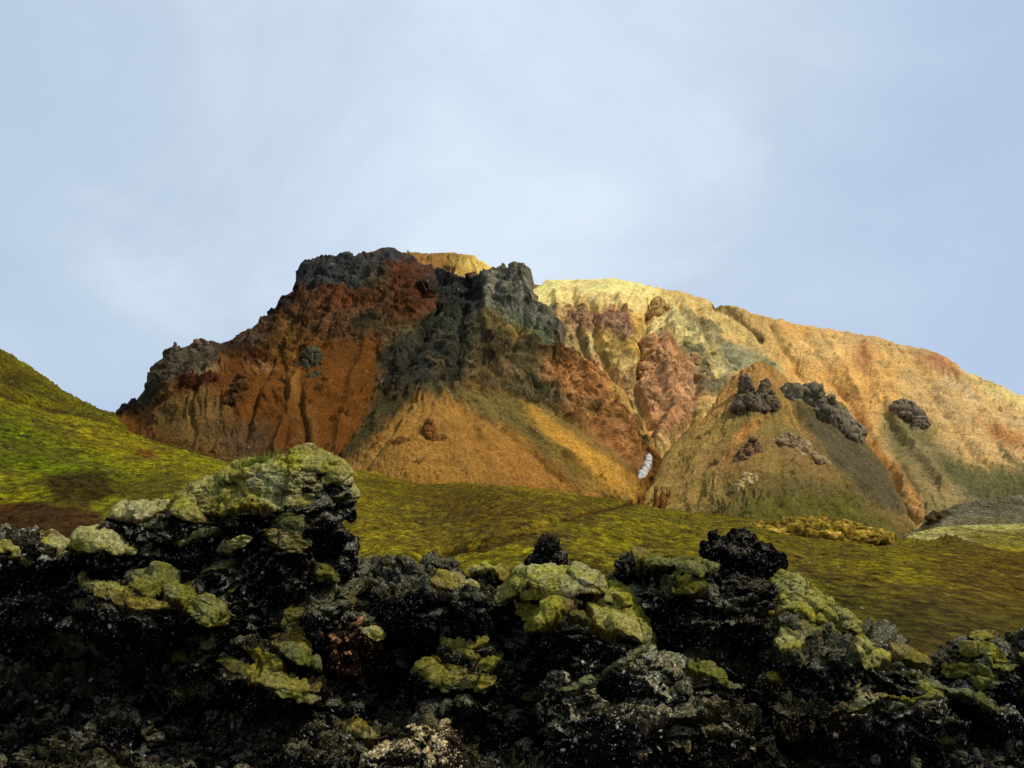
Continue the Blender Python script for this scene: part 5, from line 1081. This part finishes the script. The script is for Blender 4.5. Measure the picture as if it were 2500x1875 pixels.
OUT.append(lava('low moss-draped hump left of the grey buttress', [
  (1130, 1560, 12.0, 60, 40, 0.4, -20), (1140, 1600, 11.8, 70, 50, 0.4), (1100, 1650, 11.4, 90, 50, 0.45), (1180, 1660, 11.3, 80, 50, 0.45)],
 [((1135, 1532, 44, 14, 10), 'g', (-0.5, 0)), ((1140, 1568, 52, 20, -10), 'y', (-0.7, -0.2)), ((1140, 1595, 36, 16, 20), 'y', (-0.8, -0.3)), ((1030, 1628, 44, 12, -14), 'y', (-0.6, -0.1)), ((1100, 1650, 74, 24, 8), 'y', (-0.8, -0.3)), ((1170, 1665, 50, 20, -10), 'y', (-0.8, -0.3)), ((1090, 1680, 50, 10, 10), 'e', (-0.8, -0.3)), ((1190, 1620, 40, 14, -20), 'g', (-0.8, -.3))], seed=15, auto=0.2, tint=(0.8, .8, .7)))
OUT.append(lava('brown lichened dome of rubble at the bottom of the picture', [
  (1040, 1830, 8.6, 60, 60, 0.35), (1000, 1880, 8.3, 120, 60, 0.4), (1060, 1795, 8.7, 26, 24, 0.2)],
 [], seed=16, auto=0.1, tint=(4.2, 3.4, 2.5), voxel=0.016, k=0.7))
OUT.append(lava('hump of brown rubble on the right below the mossy ridge', [
  (1960, 1680, 11.7, 110, 60, 0.5), (2050, 1700, 11.5, 100, 60, 0.5), (2000, 1740, 11.4, 130, 60, 0.6)],
 [((1900, 1655, 34, 12, 0), 'b', (-0.7, -0.2)), ((1970, 1650, 30, 16, 0), 'b', (-0.8, -0.3)), ((2075, 1672, 18, 12, 0), 'm', (-0.8, -0.3))], seed=17, auto=0.4, tint=(3.0, 2.4, 1.7)))
OUT.append(lava('mossy ledge in the dark wall under the broad block', [
  (1720, 1640, 12.0, 60, 30, 0.4, 24), (1780, 1680, 11.8, 60, 40, 0.4, 20), (1700, 1700, 11.9, 110, 80, 0.5), (1720, 1800, 11.2, 130, 80, 0.5)],
 [((1720, 1640, 46, 16, 16), 'g', (-0.6, -0.1)), ((1775, 1670, 36, 10, 14), 'e', (-0.7, -0.2)), ((1745, 1780, 26, 14, 10), 'd', (-0.8, -0.3))], seed=18, auto=0.3, tint=(1.3, 1.2, 1.0)))
OUT.append(lava('mossy ledge running down the wall under the tower', [
  (720, 1540, 12.4, 70, 70, 0.5), (690, 1610, 12.0, 90, 50, 0.5), (640, 1670, 11.4, 110, 44, 0.5, 14), (720, 1690, 11.4, 60, 36, 0.4)],
 [((725, 1520, 34, 36, 0), 'd', (-0.9, -0.4)), ((715, 1570, 50, 26, 10), 'b', (-0.8, -0.3)), ((650, 1620, 40, 30, 30), 'y', (-0.8, -0.3)), ((730, 1605, 36, 14, 20), 'e', (-0.8, -0.3)), ((680, 1660, 84, 24, 14), 'y', (-0.7, -0.2)), ((590, 1640, 40, 14, 20), 'd', (-0.8, -0.3)), ((720, 1698, 50, 12, 8), 'g', (-0.8, -0.3)), ((780, 1450, 40, 16, 30), 'd', (-0.6, -0.1)), ((810, 1430, 30, 14, 40), 'b', (-.6, -.1))], prom=0.45, seed=19, auto=0.3, tint=(0.9, .8, .7)))
OUT.append(lava('dark red-brown lump under the right side of the tower', [
  (790, 1480, 13.0, 60, 50, 0.5), (840, 1500, 13.0, 60, 50, 0.5), (860, 1560, 12.7, 90, 60, 0.6)],
 [((855, 1455, 24, 14, 30), 'd', (-.4, .1)), ((905, 1510, 26, 14, 20), 'p', (-.8, -.3)), ((900, 1545, 26, 9, 10), 'p', (-.8, -.3))], seed=20, auto=0.3, tint=(2.6, 1.3, 0.8)))
print('lava outcrops', round(time.time() - T0, 1))

# the bank of lava rubble that carries the outcrops
def bank_paint(u, v, p):
    return painter((255, 255, 255), 0.0, [], 0.001)(u, v, p)
top_b = [(-1700, 1390), (-400, 1370), (0, 1385), (150, 1380), (200, 1430), (500, 1460), (840, 1440), (880, 1452), (930, 1465), (1250, 1450), (1500, 1450), (1900, 1520), (2050, 1575), (2130, 1605), (2200, 1640), (2300, 1650), (2330, 1648), (2500, 1630), (2900, 1620), (4200, 1600)]
us = columns(-1700, 4200, 2.6); top_b = np.array(top_b, float)
vt = np.interp(us, top_b[:, 0], top_b[:, 1]); nrow = 290
U = np.repeat(us[None], nrow, 0); V = 2000 + (vt - 2000)[None] * np.linspace(0, 1, nrow)[:, None]
Yb = WALL(V) + 0.22 * fbm(np.stack([U.ravel() / 210, V.ravel() / 130, 0 * U.ravel()], -1), 3, 300).reshape(U.shape)
for hx, hy, rx, ry, dp_ in [(300, 1570, 150, 45, 0.6), (80, 1450, 120, 40, 0.5), (930, 1710, 90, 80, 0.7), (1640, 1590, 50, 90, 0.7), (1900, 1810, 190, 60, 0.8), (1180, 1480, 70, 30, 0.3), (60, 1640, 120, 40, 0.4), (1290, 1820, 60, 70, 0.6), (2250, 1750, 120, 30, 0.5), (560, 1740, 160, 40, 0.4)]:
    Yb = Yb + dp_ * np.exp(-((U - hx) / rx) ** 2 - ((V - hy) / ry) ** 2)
Gb = P(U, V, Yb)
fr = []
for yy, zz in ((-6.0, 0.0), (-1.0, 0.0), (2.0, -0.1), (5.0, -0.8), (8.0, -1.5), (9.6, -1.9)):
    g = Gb[0].copy(); g[:, 1] = yy; g[:, 2] = zz; fr.append(g)
bk = []
for dy, dz in ((0.4, -0.1), (1.0, -0.5), (2.5, -1.8), (6.0, -4.0), (14, -6.0)):
    g = Gb[-1].copy(); g[:, 0] *= (g[:, 1] + dy) / g[:, 1]; g[:, 1] += dy; g[:, 2] += dz; bk.append(g)
Gb = np.concatenate([np.array(fr), Gb, np.array(bk)], 0)
bp0 = Gb.reshape(-1, 3); bfaces = grid_faces(Gb.shape[0], Gb.shape[1])
bn = vnormals(bp0, bfaces)
bp1 = bp0 + bn * (0.42 * fbm(bp0 / 1.4, 3, 301) + 0.30 * fbm(bp0 / 0.9, 3, 305, ridged=True))[:, None]
bn = vnormals(bp1, bfaces); bu, bv = UV(bp1)
bank = link('lava_bank', None) if False else bpy.data.objects.new('lava_bank', bpy.data.meshes.new('tmpb'))
C.objects.link(bank); bank['kind'] = 'structure'; bank['label'] = 'steep bank of black lava rubble under the outcrops'
zero = np.zeros(3)
bm_ = [((200, 1550, 60, 20, 25), 'd', (-.5, 0)), ((170, 1565, 60, 12, 30), 'e', (-.6, -.1)), ((290, 1545, 22, 6, 10), 'e', (-.7, -.2)), ((380, 1578, 50, 12, 25), 'd', (-.6, -.1)), ((340, 1572, 18, 8, 0), 'e', (-.8, -.3)),
  ((515, 1575, 26, 12, 0), 'e', (-.8, -.3)), ((450, 1610, 30, 12, 10), 'd', (-.6, -.1)), ((500, 1680, 50, 12, -10), 'd', (-.5, 0)), ((440, 1700, 34, 12, -20), 'd', (-.6, -.1)), ((870, 1780, 60, 18, 15), 'b', (-.6, -.1)), ((60, 1520, 44, 10, 10), 'd', (-.5, 0)),
  ((940, 1470, 40, 12, 0), 'e', (-.5, 0)), ((1000, 1500, 22, 10, 10), 'p', (-.8, -.3)), ((1040, 1510, 26, 8, 0), 'e', (-.8, -.3)), ((915, 1530, 30, 14, 0), 'p', (-.8, -.3)), ((2290, 1700, 30, 14, 0), 'g', (-.8, -.3)), ((2280, 1800, 60, 10, 20), 'd', (-.6, -.1)), ((1290, 1700, 22, 12, 0), 'd', (-.6, -.1)), ((2480, 1690, 60, 16, -14), 'd', (-.6, -.1))]
btot = pieces(bank, bp1, bfaces, bn, bu, bv, bm_, 41, zero, 0.05)
bam = 0.35 * sm(0.4, 0.85, bn[:, 2] + 0.5 * fbm(bp1 / 0.6, 3, 341))
bp2 = lava_rock_disp(bp1, bn, np.clip(btot + 0.4 * bam, 0, 1), 42, 1.0)
tint = np.repeat(np.array([[1.0, 0.95, 0.9]]), len(bp2), 0)
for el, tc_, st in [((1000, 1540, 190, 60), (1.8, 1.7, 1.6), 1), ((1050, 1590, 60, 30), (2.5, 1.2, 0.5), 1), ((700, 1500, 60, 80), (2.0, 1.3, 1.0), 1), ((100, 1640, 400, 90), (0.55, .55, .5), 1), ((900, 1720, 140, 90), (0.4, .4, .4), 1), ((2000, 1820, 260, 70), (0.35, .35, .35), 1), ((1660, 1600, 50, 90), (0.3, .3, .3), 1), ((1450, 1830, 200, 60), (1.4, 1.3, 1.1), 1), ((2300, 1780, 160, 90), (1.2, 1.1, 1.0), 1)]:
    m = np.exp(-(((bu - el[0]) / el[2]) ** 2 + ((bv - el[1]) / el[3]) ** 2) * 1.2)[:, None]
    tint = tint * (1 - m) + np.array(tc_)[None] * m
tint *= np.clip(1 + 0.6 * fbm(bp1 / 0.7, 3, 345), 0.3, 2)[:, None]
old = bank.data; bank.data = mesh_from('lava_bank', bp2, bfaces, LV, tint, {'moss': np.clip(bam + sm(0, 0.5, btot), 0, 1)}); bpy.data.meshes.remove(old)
print('bank', round(time.time() - T0, 1))

# ------------------------------------------------------------------ loose clinker
def stone_mesh(seed, sub=2):
    iv, fc = ico(sub)
    r = 1 + 0.5 * fbm(iv * 1.1 + seed * 5.3, 3, seed)
    q = iv * r[:, None] * np.array([1.0, 0.85, 0.62])
    q = np.sign(q) * np.abs(q) ** 0.9
    return mesh_from('stone', q, fc, ST, smooth=False)
SM = [stone_mesh(500 + k) for k in range(9)]
nc = Gb.shape[1]
fg_rows = np.where((bv > 1380) & (bv < 1900) & (bu > -20) & (bu < 2520) & (bp2[:, 1] > 5) & (btot < 0.2) & (bp2[:, 1] < 15))[0]
dens = 0.35 + 1.2 * np.exp(-(((bu[fg_rows] - 1000) / 230) ** 2 + ((bv[fg_rows] - 1540) / 80) ** 2)) + 0.8 * np.exp(-(((bu[fg_rows] - 1400) / 300) ** 2 + ((bv[fg_rows] - 1780) / 90) ** 2)) + 0.5 * np.exp(-(((bu[fg_rows] - 2250) / 200) ** 2 + ((bv[fg_rows] - 1780) / 90) ** 2))
dens /= dens.sum()
pick = RNG.choice(fg_rows, 290, replace=False, p=dens)
for k, i in enumerate(pick):
    s = RNG.uniform(0.025, 0.075) * (1.25 if k < 60 else 1)
    st = bpy.data.objects.new('stone', SM[k % 9]); C.objects.link(st); st.parent = bank
    st.location = bp2[i] + bn[i] * s * 0.3; st.rotation_euler = RNG.uniform(0, 6.28, 3); st.scale = (s * RNG.uniform(0.8, 1.5), s, s * RNG.uniform(0.7, 1.1))
def scatter(parent, pts, nrm, smin, smax, seed, name='rubble', lit=(1, 1, 1)):
    rng = np.random.default_rng(seed); iv, fc = ico(1); N = len(pts)
    s = rng.uniform(smin, smax, N) * rng.uniform(0.5, 1.0, N)
    rot = rng.normal(size=(N, 3, 3)); q, _ = np.linalg.qr(rot)
    base = iv[None] * (1 + 0.35 * rng.uniform(-1, 1, (N, len(iv), 1))) * rng.uniform(0.5, 1.2, (N, 1, 3))
    V = np.einsum('nij,nkj->nki', q, base) * s[:, None, None] + (pts + nrm * s[:, None] * 0.25)[:, None]
    FF = (fc[None] + (np.arange(N) * len(iv))[:, None, None]).reshape(-1, 3)
    pal = np.array([(0.004, 0.0035, 0.003), (0.045, 0.04, 0.035), (0.075, 0.055, 0.035), (0.11, 0.10, 0.085), (0.13, 0.06, 0.02), (0.10, 0.10, 0.04), (0.30, 0.29, 0.25)])
    ci = rng.choice(7, N, p=[0.52, 0.16, 0.10, 0.09, 0.04, 0.05, 0.04])
    col = np.repeat(pal[ci] * rng.uniform(0.6, 1.3, (N, 1)) * np.array(lit), len(iv), 0)
    me = mesh_from(name, V.reshape(-1, 3) - np.array(parent.location)[None], FF, RB, col, smooth=False)
    link(name, me, parent, kind='stuff')
m_ = M('small_clinker', 1.0, 0.03); RB = m_.out(m_.mix(m_.ramp(m_.noise(60, 4, 0.7), [(0.4, 0.0), (0.65, 0.8)]), m_.attr('tint').outputs['Color'], (0.012, 0.011, 0.010)))
p9 = RNG.choice(fg_rows, 9000, replace=True, p=dens)
scatter(bank, bp2[p9] + RNG.normal(0, 0.01, (9000, 3)), bn[p9], 0.010, 0.034, 5)
for k, (ob, vv, nn) in enumerate(OUT):
    uu, v_ = UV(vv)
    ok = np.where((nn[:, 1] < 0.1) & (uu > -50) & (uu < 2550) & (v_ < 1900))[0]
    if len(ok) < 50: continue
    n_ = min(900, len(ok) // 28)
    ii = RNG.choice(ok, n_, replace=False)
    scatter(ob, vv[ii], nn[ii], 0.008, 0.026, 50 + k)
PALE = M('pale_stone', 0.9); PALE = PALE.out(PALE.ramp(PALE.noise(6, 4, 0.7), [(0.3, (0.10, 0.09, 0.05)), (0.7, (0.36, 0.33, 0.20))]))
PM = []
for k in range(4):
    me = stone_mesh(530 + k).copy(); me.materials[0] = PALE; PM.append(me)
for (ho, hv_, hn, hu, hv2), (a0, a1, b0, b1), cnt in ((hill_mid, (840, 2500, 1180, 1500), 170), (hill_left, (0, 420, 1000, 1200), 25)):
    cand = np.where((hu > a0) & (hu < a1) & (hv2 > b0) & (hv2 < b1) & (hv_[:, 1] < 230) & (hn[:, 1] < 0.2))[0]
    for k, i in enumerate(RNG.choice(cand, cnt, replace=False)):
        y = hv_[i, 1]; sz = y / F * RNG.uniform(1.0, 3.4)
        st = bpy.data.objects.new('stone', PM[k % 4]); C.objects.link(st); st.parent = ho
        st.location = hv_[i]; st.rotation_euler = (RNG.uniform(-.3, .3), RNG.uniform(-.3, .3), RNG.uniform(0, 6.28)); st.scale = (sz * RNG.uniform(1.2, 2.6), sz * 1.3, sz * 0.6)
print('stones', round(time.time() - T0, 1))

# ------------------------------------------------------------------ grass tufts
def grass(parent, name, spots, col1, col2, h, seed, n=60, spread=0.08, label=None, cat=None):
    rng = np.random.default_rng(seed); VV = []; FF = []; CC = []; off = 0
    for (u, v, Y) in spots:
        c0 = P(u, v, Y)
        for _ in range(n):
            b = c0 + np.array([rng.normal(0, spread), rng.normal(0, spread), rng.uniform(-0.03, 0.01)])
            hh = h * rng.uniform(0.5, 1.2); a = rng.uniform(0, 6.28); lean = rng.uniform(0.1, 0.6)
            d = np.array([math.cos(a), math.sin(a), 0]) * lean; w = rng.uniform(0.0025, 0.005)
            side = np.array([math.cos(a + 1.57), math.sin(a + 1.57), 0]) * w
            p1 = b + d * hh * 0.4 + np.array([0, 0, hh * 0.6]); p2 = b + d * hh * 1.1 + np.array([0, 0, hh * (1 - lean * 0.3)])
            VV += [b - side, b + side, p1 + side * 0.7, p1 - side * 0.7, p2 + side * .1, p2 - side * .1]
            FF += [[off, off + 1, off + 2, off + 3], [off + 3, off + 2, off + 4, off + 5]]; off += 6
            t = rng.uniform(); c = np.array(col1) * (1 - t) + np.array(col2) * t; CC += [c] * 6
    V = np.array(VV)
    if parent: V = V - np.array(parent.location)
    o = link(name, mesh_from(name, V, np.array(FF), GB, np.array(CC), smooth=False), parent, kind='stuff')
    return o
m_ = M('grass_blade', 0.9, 0.05); GB = m_.out(m_.attr('tint').outputs['Color'])
tower = OUT[0][0]
grass(tower, 'grass_tuft', [(u_, v_, 13.3) for u_, v_ in ((585, 1146), (600, 1138), (615, 1132), (630, 1126), (645, 1121), (660, 1116), (675, 1112), (640, 1130), (610, 1142))], (0.10, 0.14, 0.02), (0.20, 0.20, 0.04), 0.11, 1, 45, 0.06)
grass(tower, 'grass_tuft', [(u_, v_, 13.35) for u_, v_ in ((698, 1104), (713, 1101), (728, 1099), (743, 1099), (757, 1104))], (0.05, 0.03, 0.012), (0.20, 0.17, 0.05), 0.06, 2, 40, 0.05)
grass(tower, 'grass_tuft', [(u_, v_, 12.95) for u_, v_ in ((535, 1176), (542, 1186), (548, 1178))], (0.05, 0.07, 0.02), (0.12, 0.14, 0.04), 0.09, 3, 50, 0.05)
grass(OUT[6][0], 'grass_tuft', [(u_, v_, 14.05) for u_, v_ in ((1322, 1322), (1332, 1316), (1342, 1312), (1350, 1312), (1354, 1320), (1314, 1330))], (0.05, 0.025, 0.01), (0.12, 0.07, 0.03), 0.09, 4, 45, 0.04)
print('total', round(time.time() - T0, 1), sum(len(o.data.polygons) for o in SC.objects if o.type == 'MESH'))
